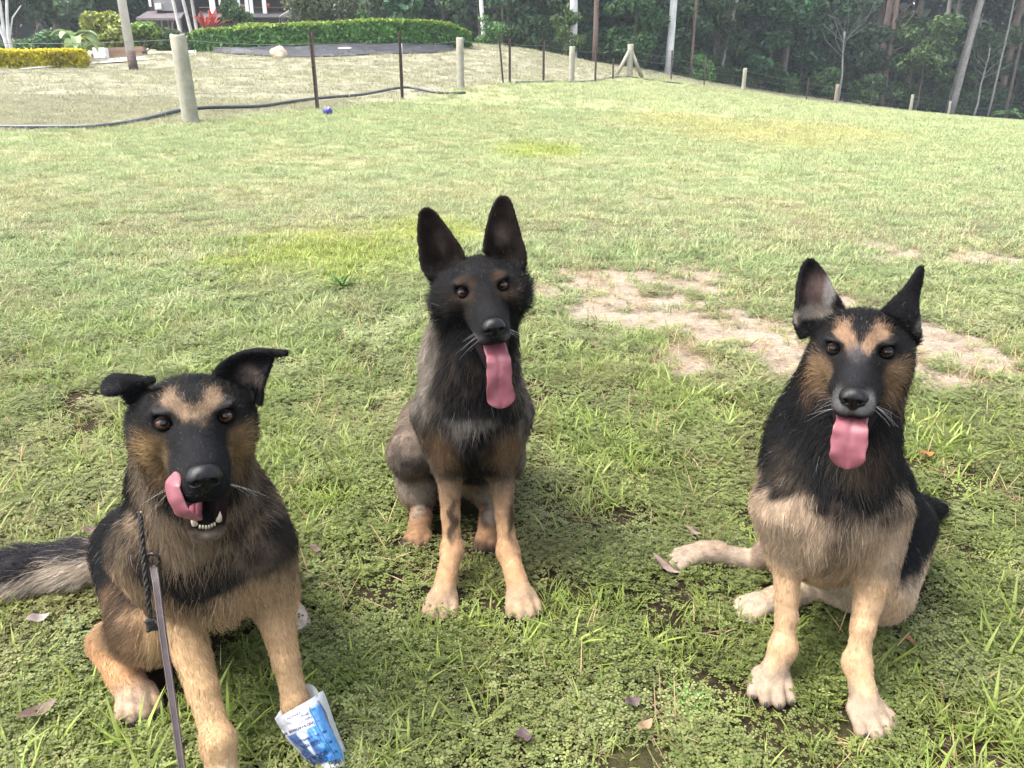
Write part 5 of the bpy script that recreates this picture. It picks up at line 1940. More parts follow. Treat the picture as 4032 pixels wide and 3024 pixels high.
def paint_L(p, q, inn, n):
    a = np.abs(q[:, 0])
    z1, z2 = vnoise(p, 45, 23), vnoise(p, 17, 25)
    w = p + .011 * np.stack([z1, z2, vnoise(p, 30, 28)], 1)
    c = np.tile(A([.40, .27, .155]), (len(p), 1))                                # tan
    c = over(c, sstep(.1, .7, z2) * .35, (.26, .17, .095))
    c = over(c, bl(w, (-.55, .99, .27), (.10, .05, .035), .6) * .4, (.16, .11, .07))
    # dark double bib: rings round the chest
    hgt = w[:, 2] - .45 * np.abs(w[:, 0] + .49)
    chest = sstep(.275, .295, w[:, 2] - .30 * np.clip(np.abs(w[:, 0] + .485), 0, .2))
    c = over(c, chest * .75, (.17, .130, .092))
    r1 = sstep(.042, .024, np.abs(hgt - .310))
    r2 = sstep(.030, .015, np.abs(hgt - .385)) * sstep(.03, .07, np.abs(w[:, 0] + .49))
    c = over(c, r1 * np.clip(.80 + .35 * z2 + .25 * z1, 0, .97), (.013, .013, .014))
    c = over(c, r2 * .75, (.018, .017, .018))
    up = sstep(.43, .47, w[:, 2])
    c = over(c, up, (.165, .125, .088))
    c = over(c, up * sstep(-.1, .5, z1) * .6, (.07, .05, .035))
    c = over(c, bl(w, (-.345, 1.10, .40), (.045, .08, .07), .5) * .8, (.02, .018, .018))
    c = over(c, bl(w, (-.375, 1.06, .33), (.03, .06, .04), .5) * .5, (.02, .018, .018))
    # neck side and saddle black
    along = -(w[:, 0] + .53) * .69 + (w[:, 1] - 1.13) * .72
    sad = sstep(.015, .045, along + .20 * (w[:, 2] - .32)) * sstep(.105, .135, w[:, 2])
    c = over(c, sad, (.013, .013, .015))
    c = over(c, bl(w, (-.60, 1.03, .315), (.018, .06, .06), .5) * .6, (.34, .24, .15))
    # thigh mottled, fluff pale
    th = sstep(-.06, .0, along) * np.maximum(sstep(.140, .110, w[:, 2]), sstep(.20, .17, w[:, 2]) * sstep(1.22, 1.17, w[:, 1])) * sstep(-.58, -.62, w[:, 0])
    c = over(c, th, (.30, .185, .10))
    c = over(c, th * bl(w, (-.68, 1.14, .150), (.085, .12, .050), .5) * (.75 + .25 * z1), (.050, .035, .024))
    c = over(c, th * bl(w, (-.80, 1.27, .10), (.045, .08, .05), .5) * .8, (.52, .40, .29))
    c = over(c, sstep(.09, .065, w[:, 2]) * sstep(-.60, -.63, w[:, 0]) * sstep(1.32, 1.28, w[:, 1]), (.40, .23, .115))
    pf = G(138, 703, .03)
    c = over(c, bl(w, (pf[0] + .005, pf[1], .03), (.045, .05, .03), .4) * .75, (.40, .31, .24))
    c = over(c, bl(w, (pf[0] + .015, pf[1] - .03, .012), (.05, .035, .016), .4) * .8, (.03, .025, .025))
    pf = G(291, 621, .03)
    c = over(c, bl(w, pf, (.05, .05, .04), .4), (.45, .38, .33))
    # forelegs
    leg = sstep(.25, .20, w[:, 2]) * sstep(1.12, 1.08, w[:, 1]) * sstep(-.64, -.61, w[:, 0])
    c = over(c, leg, (.46, .305, .165))
    c = over(c, bl(w, (-.585, 1.00, .235), (.028, .06, .045), .5) * .75, (.045, .035, .028))
    c = over(c, bl(w, (-.437, .87, .02), (.06, .06, .05), .4) * .6, (.58, .45, .31))
    # tail: dark above and to the tip, cream below
    tl = sstep(-.87, -.90, w[:, 0]) * sstep(1.28, 1.31, w[:, 1]) * sstep(.20, .17, w[:, 2])
    c = over(c, tl, (.050, .047, .052))
    crm = sstep(.098, .078, w[:, 2] + .20 * (-.93 - w[:, 0])) * sstep(-1.17, -1.10, w[:, 0]) * sstep(1.46, 1.42, w[:, 1])
    c = over(c, tl * crm, (.62, .51, .40))
    # head
    hm = 1 - sstep(.85, 1.05, np.linalg.norm((q - A([0, .0, -.03])) / A([.135, .155, .120]), axis=1))
    qa = np.stack([a, q[:, 1], q[:, 2]], 1) + .004 * np.stack([z1, z2, z1], 1)
    hc = np.tile(A([.016, .015, .015]), (len(p), 1))
    hc = over(hc, bl(qa, (.040, -.02, .042), (.028, .05, .016), .6) * .6, (.11, .085, .065))
    vd = segd(np.stack([qa[:, 0], 0 * a, qa[:, 2]], 1), (.002, 0, .004), (.012, 0, .018), (.032, 0, .032)) + 1.0 * (qa[:, 1] < -.06)
    hc = over(hc, sstep(.013, .004, vd) * (.70 + .3 * z1), (.33, .225, .14))
    hc = over(hc, bl(qa, (.0, .008, .012), (.010, .03, .012), .6) * .5, (.30, .205, .125))
    hc = over(hc, bl(qa, (0, -.045, .050), (.024, .05, .022), .4), BLACK)
    hc = over(hc, bl(qa, (.060, -.05, .070), (.02, .04, .014), .5) * .6, (.22, .15, .09))
    hc = over(hc, bl(qa, (.053, -.035, -.046), (.026, .05, .032), .5) * (.75 + .25 * z1), (.35, .225, .100))
    hc = over(hc, bl(qa, (.046, -.055, -.085), (.036, .05, .022), .5) * .8, (.20, .13, .07))
    hc = over(hc, bl(qa, (.0385, -.006, .000), (.019, .03, .015), .4), (.013, .012, .013))
    hc = over(hc, bl(qa, (.044, .0, .019), (.016, .02, .004), .6) * .4, (.20, .19, .19))
    hc = over(hc, bl(qa, (.0, .05, -.015), (.026, .075, .030), .25), (.016, .016, .019))
    hc = over(hc, bl(qa, (.012, .10, -.050), (.020, .03, .014), .4), (.014, .014, .016))
    jc = jawrot((0, .072, -.082), math.radians(33))
    hc = over(hc, bl(qa, jc - A([0, .0, .006]), (.020, .022, .008), .5) * .55, (.36, .35, .34))
    c = c * (1 - hm[:, None]) + hc * hm[:, None]
    e = inn * sstep(-.015, .012, q[:, 2])
    ec = np.tile(A([.012, .012, .014]), (len(p), 1))
    ec = over(ec, bl(q, (.080, -.06, .034), (.016, .09, .016), .5) * .6, (.22, .17, .14))
    c = c * (1 - e[:, None]) + ec * e[:, None]
    return c


eLl, eLr = 1.025 + .025, 1.025 + .085
rows_Ll = [(470, 330, 260, 500, eLl, eLl + .01), (390, 312, 235, 440, eLl + .005, eLl - .005), (300, 298, 200, 425, eLl + .01, eLl - .015), (210, 290, 150, 430, eLl + .01, eLl - .02), (130, 292, 100, 435, eLl + .01, eLl - .02), (82, 330, 75, 432, eLl + .005, eLl - .015), (55, 388, 62, 425, eLl, eLl - .01)]
rows_Lr = [(960, 320, 1335, 520, eLr, eLr), (985, 250, 1352, 380, eLr, eLr), (1060, 170, 1395, 260, eLr, eLr), (1160, 115, 1425, 175, eLr, eLr), (1270, 90, 1438, 130, eLr - .005, eLr - .005), (1400, 88, 1460, 118, eLr - .025, eLr - .02), (1490, 90, 1510, 116, eLr - .03, eLr - .028), (1545, 96, 1552, 110, eLr - .035, eLr - .034)]
ears_L = [ear_cloud(rows_Ll, CROP_L, (.3, .2, .1, .05, .05, .03, .0)), ear_cloud(rows_Lr, CROP_L, (.42, .38, .28, .15, .05, .0, .0))]
JL = math.radians(36)
dogL = make_dog('dog', 'black and tan dog with floppy ears, sitting on the left, licking its lips', hdL, JL, body_L, ears_L, paint_L,
                ((-1.34, .76, -.03), (-.24, 1.56, .74)), (.070, .026, .010), .05, .90, 31, int(NH * 1.15), base=(-.55, 1.1, 0), whisk=4)
_h = hdL


def jl(*p):
    return _h.w(jawrot(p, JL))


loft('tongue', [jl(-.006, .0, -.074), jl(-.010, .03, -.072), _h.w((-.014, .074, -.098)), _h.w((-.018, .098, -.092)), _h.w((-.030, .100, -.080)), _h.w((-.037, .096, -.064)), _h.w((-.037, .088, -.048)), _h.w((-.030, .082, -.033))],
     [.008, .007, .008, .011, .0135, .0140, .012, .007], [_h.ax[2], _h.ax[2], _h.ax[2] - .2 * _h.ax[1] + .2 * _h.ax[0], -_h.ax[1] * .6 + _h.ax[0] * .6 + .5 * _h.ax[2], _h.ax[0] - .8 * _h.ax[1], _h.ax[0] - .9 * _h.ax[1], _h.ax[0] - .9 * _h.ax[1], _h.ax[0] - .9 * _h.ax[1]], MAT_TONGUE, dogL, thick=.004)
for s_, f_, h_, r_ in ((-.0145, .064, .017, .0040), (.0145, .064, .017, .0040)):
    b = MB()
    b.tube([jl(s_, f_, -.068), jl(s_ * 1.05, f_ + .002, -.060), jl(s_ * 1.15, f_ + .001, -.054), jl(s_ * 1.2, f_ - .003, -.068 + h_ + .003)], [r_, r_, r_ * .7, .0006], 10)
    keep(b.build('tooth', MAT_TOOTH, None, True), dogL)
for i in range(6):
    s_ = (-2.5 + i) * .0036
    b = MB()
    f_ = .073 - abs(s_) * .3
    b.tube([jl(s_, f_, -.068), jl(s_, f_ + .001, -.062), jl(s_, f_ + .0005, -.0575)], [.0016, .0018, .0011], 8)
    keep(b.build('tooth', MAT_TOOTH, None, True), dogL)
# ------------------------------------------------------------------ leash and rope on the left dog
def smooth_path(pts, n=60, it=6):
    pts = A(pts)
    t = np.linspace(0, len(pts) - 1, n)
    q = np.stack([np.interp(t, np.arange(len(pts)), pts[:, k]) for k in range(3)], 1)
    for _ in range(it):
        q[1:-1] = (q[:-2] + 2 * q[1:-1] + q[2:]) / 4
    return q


_t = NT('leash_leather')
_tc = _t.n('TexCoord')
_t.l(_t.ramp(_t.noise(70, 5), [(.3, (.040, .029, .032)), (.7, (.075, .055, .058))]), _t.b.inputs['Base Color'])
_t.b.inputs['Roughness'].default_value = .6
_t.bump(_t.noise(260), .5, .002)
q = smooth_path([P(153.5, 566, .972), P(156.5, 584, .955), P(161, 620, .935), P(167, 662, .915), P(174, 710, .89), P(182, 768, .862), P(187, 800, .85), P(190, 825, .83)])
root = empty('leash', tuple(G(190, 825)))
tag(root, 'narrow flat brown leash hanging down in front of the left dog', 'leash')
b = MB()
tg = nrm(np.gradient(q, axis=0))
la = nrm(A([1, .15, 0]) - tg * (tg @ A([1, .15, 0]))[:, None])
no = np.cross(la, tg)
w, th = .0052, .0015
vs_, fs = [], []
for i in range(len(q)):
    rib = .0004 * math.sin(i * 2.2)
    vs_ += [q[i] - la[i] * w + no[i] * th, q[i] + la[i] * w + no[i] * th, q[i] + la[i] * w - no[i] * th, q[i] - la[i] * w - no[i] * th]
for i in range(len(q) - 1):
    for j in range(4):
        k = (j + 1) % 4
        fs.append((4 * i + j, 4 * i + k, 4 * i + 4 + k, 4 * i + 4 + j))
b.add(vs_, fs)
keep(b.build('strap', _t.m), root)
MAT_STITCH = simple('stitching', (.16, .13, .125), rough=.8)
for m in (-1, 1):
    b = MB()
    b.tube(q + la * m * w * .75 - no * (th + .0002), .0006, 5)
    b.tube(q + la * m * w * .75 + no * (th + .0002), .0006, 5)
    keep(b.build('stitching', MAT_STITCH, None, True), root)
MAT_CLASP = simple('dark_metal', (.05, .045, .05), rough=.35, metal=.8)
b = MB()
c0 = P(153.2, 560, .972)
b.tube([c0 + .009 * A([math.cos(a), 0, math.sin(a) * 1.25]) for a in np.linspace(0, 6.283, 22)], .0022, 8)
b.tube([c0 + A([0, 0, -.011]), c0 + A([.001, -.001, -.020])], [.004, .003], 8)
keep(b.build('clasp', MAT_CLASP, None, True), root)

_t = NT('flecked_rope')
_vo = _t.n('TexVoronoi')
_vo.inputs['Scale'].default_value = 190
_tc = _t.n('TexCoord')
_t.l(_tc.outputs['Object'], _vo.inputs['Vector'])
_t.l(_t.ramp(_vo.outputs['Color'], [(.0, (.012, .010, .010)), (.84, (.016, .013, .012)), (.88, (.40, .33, .22))]), _t.b.inputs['Base Color'])
_t.b.inputs['Roughness'].default_value = .8
_t.bump(_vo.outputs['Distance'], .8, .002)
root = empty('rope_lead', tuple(P(151, 628, .95)))
tag(root, 'black flecked rope end with a knot hanging from the left dog\'s neck', 'rope')
q = smooth_path([P(140, 512, 1.0), P(141.5, 530, .985), P(144, 560, .968), P(147, 590, .955), P(150.5, 617, .95)])
for s_ in (0, 2.094, 4.189):
    b = MB()
    tg = nrm(np.gradient(q, axis=0))
    a1 = nrm(np.cross(tg, [0, 1, 0]))
    a2 = np.cross(tg, a1)
    ph = np.arange(len(q)) * .55 + s_
    b.tube(q + .0018 * (np.cos(ph)[:, None] * a1 + np.sin(ph)[:, None] * a2), .0021, 7)
    keep(b.build('strand', _t.m, None, True), root)
S = SDF(P(151, 624, .95) - .02, P(151, 624, .95) + .02, .0012)
c0 = P(151.2, 624, .95)
S.ell(c0, (.0075, .0075, .0115), None, .003)
for k in range(3):
    a = k * 2.1
    S.cone(c0 + A([.006 * math.cos(a), .006 * math.sin(a), .009]), c0 + A([.006 * math.cos(a + 2), .006 * math.sin(a + 2), -.008]), .0036, .0036, .0015)
v, f = S.mesh(1)
keep(link('knot', mesh_np('knot', v, f, _t.m)), root)

# ------------------------------------------------------------------ drip bag tied over the left dog's paw
Lc = A([(274.8, 719, .985), (281, 729.5, .975), (288.4, 740, .962), (299, 753, .948), (309.5, 764.5, .940), (316, 772, .935)])
Rc = A([(318.7, 693.5, 1.005), (325, 708, .990), (331.3, 724.5, .972), (337.5, 738, .958), (343, 750.5, .945), (347.5, 774, .925)])


def bag(u, v, back=0.0):
    t = v * 5
    l = A([np.interp(t, range(6), Lc[:, k]) for k in range(3)])
    r = A([np.interp(t, range(6), Rc[:, k]) for k in range(3)])
    q = l * (1 - u) + r * u
    Y = q[2]
    bul = math.sin(math.pi * min(1, max(0, u))) ** .8
    top = max(0, 1 - v / .35)
    Yf = Y - bul * (.020 + .016 * math.sin(math.pi * min(1, v * 1.1)) + .012 * top)
    p = P(q[0], q[1] - 2.2 * bul * (v - .4), Yf)
    if back:
        p2 = P(q[0], q[1], Y)
        p = p2 + A([0, .035 * bul, 0]) + A([0, 0, .01 * bul])
    return p


n = 44
U, Vv = np.meshgrid(np.linspace(0, 1, n), np.linspace(0, 1, n))
fr = A([bag(u, v) for u, v in zip(U.ravel(), Vv.ravel())])
wr = .0034 * vnoise(np.stack([U.ravel() * 5, Vv.ravel() * 9, 0 * U.ravel()], 1), 1.0, 3) + .0020 * vnoise(np.stack([U.ravel() * 14, Vv.ravel() * 16, 0 * U.ravel()], 1), 1.0, 4)
nf = nrm(A([0, -.8, .6]))
fr = fr + wr[:, None] * nf
fr[:, 2] = np.maximum(fr[:, 2], .006)
bk = A([bag(u, v, 1.0) for u, v in zip(U.ravel(), Vv.ravel())])
bk[:, 2] = np.maximum(bk[:, 2], .003)
ii = (np.arange(n - 1)[:, None] * n + np.arange(n - 1)[None]).ravel()
Fq = np.stack([ii, ii + 1, ii + n + 1, ii + n], 1)
u_, v_ = U.ravel(), Vv.ravel()
nz = vnoise(np.stack([u_ * 7, v_ * 3, 0 * u_], 1), 1.0, 8)
cc = np.tile(A([.38, .40, .45]), (n * n, 1))
blue = sstep(.60, .63, u_) * sstep(.10, .14, v_) * sstep(.90, .87, v_) * sstep(1.0, .95, u_)
cc = over(cc, blue * (.92 - .45 * sstep(.2, .8, nz)), (.025, .20, .50))
blk = sstep(.33, .35, v_) * sstep(.88, .86, v_) * sstep(.02, .06, u_) * sstep(.70, .66, u_)
cc = over(cc, blk * .95, (.018, .055, .19))
cc = over(cc, blk * sstep(.30, .62, u_) * .8, (.025, .17, .45))
cc = over(cc, blk * sstep(.35, .7, nz) * .7, (.50, .58, .68))
lab = sstep(.70, .68, u_) * sstep(.34, .33, v_) * sstep(.0, .04, u_)
cc = over(cc, lab * .9, (.42, .42, .47))
cc = over(cc, lab * sstep(.012, .006, np.abs((v_ * 9) % 1 - .5) / 9 * 1.0) * .35 * (v_ > .05), (.20, .21, .30))
cc = over(cc, sstep(.90, .92, v_) * .8, (.62, .62, .66))
_t = NT('drip_bag_plastic')
_a = _t.n('Attribute', attribute_name='col')
_t.l(_a.outputs['Color'], _t.b.inputs['Base Color'])
_t.b.inputs['Roughness'].default_value = .22
_t.b.inputs['Specular IOR Level'].default_value = .6
_t.b.inputs['Coat Weight'].default_value = .5
_t.bump(_t.noise(90, 4), .25, .003)
root = empty('plastic_bag', (-.32, .97, 0))
tag(root, 'crumpled blue and white plastic drip bag wrapped over the left dog\'s front paw', 'plastic bag')
me = mesh_np('front_sheet', fr, Fq, _t.m)
set_col(me, cc)
keep(link('front_sheet', me), root)
_t2 = NT('clear_plastic')
_t2.b.inputs['Base Color'].default_value = (.62, .64, .67, 1)
_t2.b.inputs['Roughness'].default_value = .2
_t2.b.inputs['Alpha'].default_value = .75
me = mesh_np('back_sheet', bk, Fq[:, ::-1], _t2.m)
keep(link('back_sheet', me), root)
# loose clear rim sticking up on the right, and the clear toe of the bag
b = MB()
rim = [(318.7, 693.5, 1.005), (323, 691, 1.02), (328, 704, 1.01), (334, 722, .99), (340, 738, .972), (346, 752, .958)]
inn_ = [(314, 700, .985), (319, 701, .985), (325, 710, .975), (330, 725, .962), (336, 739, .948), (342, 752, .938)]
vs_ = [P(*a) for pr in zip(rim, inn_) for a in pr]
b.add(vs_, [(2 * i, 2 * i + 1, 2 * i + 3, 2 * i + 2) for i in range(5)])
b.add([p + A([0, .002, 0]) for p in vs_], [(2 * i, 2 * i + 2, 2 * i + 3, 2 * i + 1) for i in range(5)])
keep(b.build('clear_rim', _t2.m, None, True), root)

MAT_INK = simple('dark_print', (.012, .020, .07), rough=.5)
MAT_INKW = simple('black_print', (.012, .012, .016), rough=.5)
dep_ = bpy.context.evaluated_depsgraph_get


def lettering(txt, u0, v0, hgt, mat, stretch=1.0):
    """text reading from right to left and upside down, as the bag lies"""
    cu = bpy.data.curves.new('lettering', 'FONT')
    cu.body = txt
    cu.size = 1.0
    cu.resolution_u = 2
    cu.offset = .012
    tmp = bpy.data.objects.new('lettering', cu)
    col.objects.link(tmp)
    bpy.context.view_layer.update()
    me0 = bpy.data.meshes.new_from_object(tmp)
    bpy.data.objects.remove(tmp)
    co = A([v.co for v in me0.vertices])
    W_, L_ = .073, .125
    out = []
    for x, y, _z in co:
        u, v = u0 - x * hgt * stretch / W_, v0 + y * hgt / L_
        i, j = np.clip(u, 0, 1) * (n - 1), np.clip(v, 0, 1) * (n - 1)
        a, c_ = min(int(i), n - 2), min(int(j), n - 2)
        fi, fj = i - a, j - c_
        g = lambda r_, s_: fr[r_ * n + s_]
        p = (g(c_, a) * (1 - fi) + g(c_, a + 1) * fi) * (1 - fj) + (g(c_ + 1, a) * (1 - fi) + g(c_ + 1, a + 1) * fi) * fj
        out.append(p + nf * .0011)
    me = bpy.data.meshes.new('lettering')
    me.from_pydata([tuple(p) for p in out], [], [tuple(f.vertices) for f in me0.polygons])
    me.materials.append(mat)
    keep(link('lettering', me), root)


lettering('Intravenous additives', .69, .275, 0.0097, MAT_INK, .92)
lettering('Patient', .69, .205, 0.0065, MAT_INK)
lettering('Drug', .66, .14, 0.0065, MAT_INK)
lettering('Added by', .52, .08, 0.0055, MAT_INK)
lettering('1000 mL', .66, .53, 0.0110, MAT_INKW)
lettering('EACH 1000 mL', .66, .45, 0.0057, MAT_INKW)
lettering('SODIUM', .60, .71, 0.0125, MAT_INK)
lettering('CO', .52, .79, 0.0125, MAT_INK)
lettering('Viaflex', .90, .865, 0.0110, MAT_INKW)
lettering('Baxter', .93, .935, 0.0131, MAT_INKW)
lettering('40', .86, .44, 0.0069, MAT_INK)
lettering('35', .87, .60, 0.0069, MAT_INK)
lettering('30', .88, .76, 0.0069, MAT_INK)
# ruled lines of the scale
for vv in (.16, .32, .48, .64, .80):
    b = MB()
    pts = [fr[int(vv * (n - 1)) * n + k] + nf * .001 for k in range(int(.74 * n), int(.84 * n))]
    b.tube(pts, .0004, 4)
    keep(b.build('scale_mark', MAT_INK), root)
b = MB()
b.tube([fr[k * n + int(.72 * n)] + nf * .001 for k in range(4, n - 4)], .0004, 4)
keep(b.build('scale_line', MAT_INK), root)

# ------------------------------------------------------------------ leaves on the ground
def fallen(label, px, py, L, W, rz, c1, c2, curl=.6):
    L, W, c1, c2 = L * .8, W * .75, tuple(A(c1) * .5), tuple(A(c2) * .5)
    p = hit(px, py) + A([0, 0, .032])
    m_ = 9
    vs_, fs = [], []
    for i in range(m_):
        t = i / (m_ - 1)
        w = W * math.sin(math.pi * (t * .94 + .03)) ** .8
        x = (t - .5) * L
        z = curl * L * (t - .5) ** 2 + .003 * math.sin(7 * t)
        vs_ += [(x, -w, z + .4 * w), (x, 0, z), (x, w, z + .4 * w)]
    for i in range(m_ - 1):
        fs += [(3 * i, 3 * i + 3, 3 * i + 4, 3 * i + 1), (3 * i + 1, 3 * i + 4, 3 * i + 5, 3 * i + 2)]
    b = MB()
    b.add(vs_, fs)
    o = b.build('fallen_leaf', simple('dead_leaf', c1, c2, 60, rough=.7), None, True)
    o.location = tuple(p)
    o.rotation_euler = (.15, .12, rz)
    tag(o, label, 'leaf')


BR = ((.16, .10, .08), (.26, .18, .15))
fallen('dry brown leaf on the clover left of the left dog\'s hind paw', 41, 727, .075, .017, .9, *BR)
fallen('long pinkish dry leaf in front of the right dog\'s outstretched hind paw', 665, 579, .10, .011, -.9, (.30, .20, .17), (.42, .30, .26))
fallen('orange dead leaf in the grass right of the right dog\'s neck', 924, 464, .055, .016, .1, (.38, .12, .03), (.50, .20, .05))
fallen('pale dry leaf in the clover below the left dog\'s tail', 41, 632, .05, .016, .5, (.34, .27, .25), (.45, .38, .35))
fallen('small dark leaf at the bottom middle of the picture', 524, 752, .04, .018, 1.9, (.11, .07, .08), (.18, .12, .13))
fallen('dark curled leaf right of the bottom middle', 631, 717, .038, .014, .4, (.11, .07, .075), (.18, .12, .12))
fallen('small rusty leaf in the grass by the right dog\'s outer front paw', 907, 655, .035, .014, 1.4, (.26, .12, .06), (.36, .18, .09))
fallen('small brown leaf in the grass beside the left dog\'s shoulder', 317, 561, .045, .010, -.6, *BR)
fallen('pinkish strip of leaf behind the right dog\'s outstretched paw', 692, 543, .055, .008, -.7, (.30, .21, .18), (.40, .29, .25))
fallen('brown leaf in the grass behind the left dog\'s tail', 93, 542, .05, .015, .3, *BR)
fallen('tan dead leaf at the lower right of the picture', 643, 741, .045, .012, .7, (.34, .22, .12), (.42, .29, .17))


def weed(label, px, py, nl, L, w, c, up=.55):
    frond_plant('weed', label, hit(px, py), nl, L * .8, w, A(c) * .75, 'weed', .7, up, None, 0)


weed('star-shaped green weed between the right dog\'s front legs', 834, 640, 20, .062, .0040, (.085, .17, .055))
weed('broad-leaved weed with pale green leaves right of the bottom middle', 583, 639, 12, .07, .0065, (.10, .19, .07))
weed('bright green leafy weed at the lower right of the middle', 684, 706, 18, .06, .0035, (.10, .21, .04), .9)
weed('pale green weed beside the left dog\'s hind leg', 62, 642, 22, .075, .0032, (.12, .20, .08), .8)
weed('tuft of fresh green weed in the lawn left of the middle dog', 343, 289, 16, .13, .008, (.07, .16, .03), 1.1)
# ------------------------------------------------------------------ turf: clover carpet, blades, straw (uncountable: one object each kind)
rngG = np.random.default_rng(5)
_t = NT('blades')
_ai = _t.n('Attribute', attribute_name='tint', attribute_type='INSTANCER')
_ag = _t.n('Attribute', attribute_name='col', attribute_type='GEOMETRY')
_c = _t.mix(1.0, _ai.outputs['Color'], _ag.outputs['Color'], 'MULTIPLY')
_t.l(_c, _t.b.inputs['Base Color'])
_t.b.inputs['Roughness'].default_value = .5
_t.b.inputs['Specular IOR Level'].default_value = .22
_tr = _t.n('BsdfTranslucent')
_t.l(_c, _tr.inputs[0])
_mx = _t.n('MixShader')
_mx.inputs[0].default_value = .35
_t.l(_t.b.outputs[0], _mx.inputs[1])
_t.l(_tr.outputs[0], _mx.inputs[2])
_t.l(_mx.outputs[0], _t.t.nodes['Material Output'].inputs[0])
MAT_BLADE = _t.m


def blades_mesh(name, n, rad, lmin, lmax, wid, lean, hues, seg=3, droop=.5, flat=0.0, z0=0.0):
    v, f, c = [], [], []
    r = rngG
    for i in range(n):
        a, q = r.random() * 6.283, rad * math.sqrt(r.random())
        b = A([q * math.cos(a), q * math.sin(a), z0 * r.random()])
        az = r.random() * 6.283
        L = lmin + (lmax - lmin) * r.random()
        w = wid * (.6 + .7 * r.random())
        el = math.radians(90) - lean * (.3 + .9 * r.random())
        if r.random() < flat:
            el = math.radians(3 + 12 * r.random())
        h = hues[r.integers(len(hues))]
        h = A(h) * (.75 + .5 * r.random())
        n0 = len(v)
        p = b.copy()
        sd_ = A([-math.sin(az + .6 * (r.random() - .5)), math.cos(az), .3 * (r.random() - .5)])
        for k in range(seg + 1):
            t = k / seg
            ww = w * (1 - t ** 1.8) * (.75 + .5 * min(1, 3 * t)) if k < seg else 0
            if k < seg:
                v += [p - sd_ * ww / 2, p + sd_ * ww / 2]
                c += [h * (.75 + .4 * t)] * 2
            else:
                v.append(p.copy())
                c.append(h * 1.15)
            e2 = el - droop * t * (.6 + .8 * r.random())
            p = p + A([math.cos(az) * math.cos(e2), math.sin(az) * math.cos(e2), math.sin(e2)]) * L / seg
            if p[2] < .002:
                p[2] = .002
        for k in range(seg - 1):
            f.append((n0 + 2 * k, n0 + 2 * k + 1, n0 + 2 * k + 3, n0 + 2 * k + 2))
        f.append((n0 + 2 * seg - 2, n0 + 2 * seg - 1, n0 + 2 * seg))
    me = bpy.data.meshes.new(name)
    me.from_pydata([tuple(x) for x in v], [], f)
    me.materials.append(MAT_BLADE)
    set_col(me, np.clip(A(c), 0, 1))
    return me


def clover_mesh(name, n, rad, size, hues):
    v, f, c = [], [], []
    r = rngG
    for i in range(n):
        a, q = r.random() * 6.283, rad * math.sqrt(r.random())
        h0 = .005 + .020 * r.random()
        ctr = A([q * math.cos(a), q * math.sin(a), h0])
        ca = r.random() * 6.283
        s = size * (.6 + .8 * r.random())
        tilt = A([.5 * (r.random() - .5), .5 * (r.random() - .5)])
        h = A(hues[r.integers(len(hues))]) * (.7 + .6 * r.random())
        for k in range(3):
            an = ca + k * 2.094 + .3 * (r.random() - .5)
            d = A([math.cos(an), math.sin(an)])
            o = A([-d[1], d[0]])
            n0 = len(v)
            for (t, w) in ((.1, 0), (.55, .42), (1.0, .30), (1.0, -.30), (.55, -.42)):
                xy = d * t * s + o * w * s
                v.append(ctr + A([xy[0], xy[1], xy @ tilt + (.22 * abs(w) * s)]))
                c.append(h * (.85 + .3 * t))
            f.append((n0, n0 + 1, n0 + 2, n0 + 3, n0 + 4))
    me = bpy.data.meshes.new(name)
    me.from_pydata([tuple(x) for x in v], [], f)
    me.materials.append(MAT_BLADE)
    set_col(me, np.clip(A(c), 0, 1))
    return me


GREEN = [(.9, 1.0, .8), (1.0, 1.0, 1.0), (.8, .95, .75), (1.15, 1.1, .9)]
MIXED = GREEN + [(1.5, 1.2, 1.1), (1.25, 1.15, 1.0), (1.7, 1.6, 1.5)]
STRAW = [(1.0, 1.0, 1.0), (1.2, 1.1, 1.0), (.8, .7, .6)]
TUFTS = [clover_mesh('t00', 84, .045, .0043, GREEN), clover_mesh('t01', 76, .045, .0050, GREEN), clover_mesh('t02', 70, .045, .0040, MIXED),
         blades_mesh('t03', 20, .03, .028, .060, .0028, 1.0, GREEN, 4, .7), blades_mesh('t04', 16, .03, .03, .075, .0032, 1.2, MIXED, 4, .7), blades_mesh('t05', 30, .035, .020, .045, .0022, 1.1, GREEN, 3, .5),
         blades_mesh('t06', 12, .018, .045, .095, .0045, 1.25, GREEN, 4, .6), blades_mesh('t07', 12, .05, .04, .10, .0022, 1.5, STRAW, 3, .2, .8, .02),
         blades_mesh('t08', 70, .10, .025, .060, .0042, 1.2, MIXED, 2, .5, .25), blades_mesh('t09', 60, .10, .02, .05, .0046, 1.3, MIXED, 2, .5, .35), blades_mesh('t10', 46, .09, .03, .07, .0050, 1.1, MIXED, 2, .6, .2),
         blades_mesh('t11', 7, .006, .05, .085, .012, 1.25, GREEN, 4, .5)]
tcol = bpy.data.collections.new('turf_tufts')
for me in TUFTS:
    tcol.objects.link(bpy.data.objects.new(me.name, me))


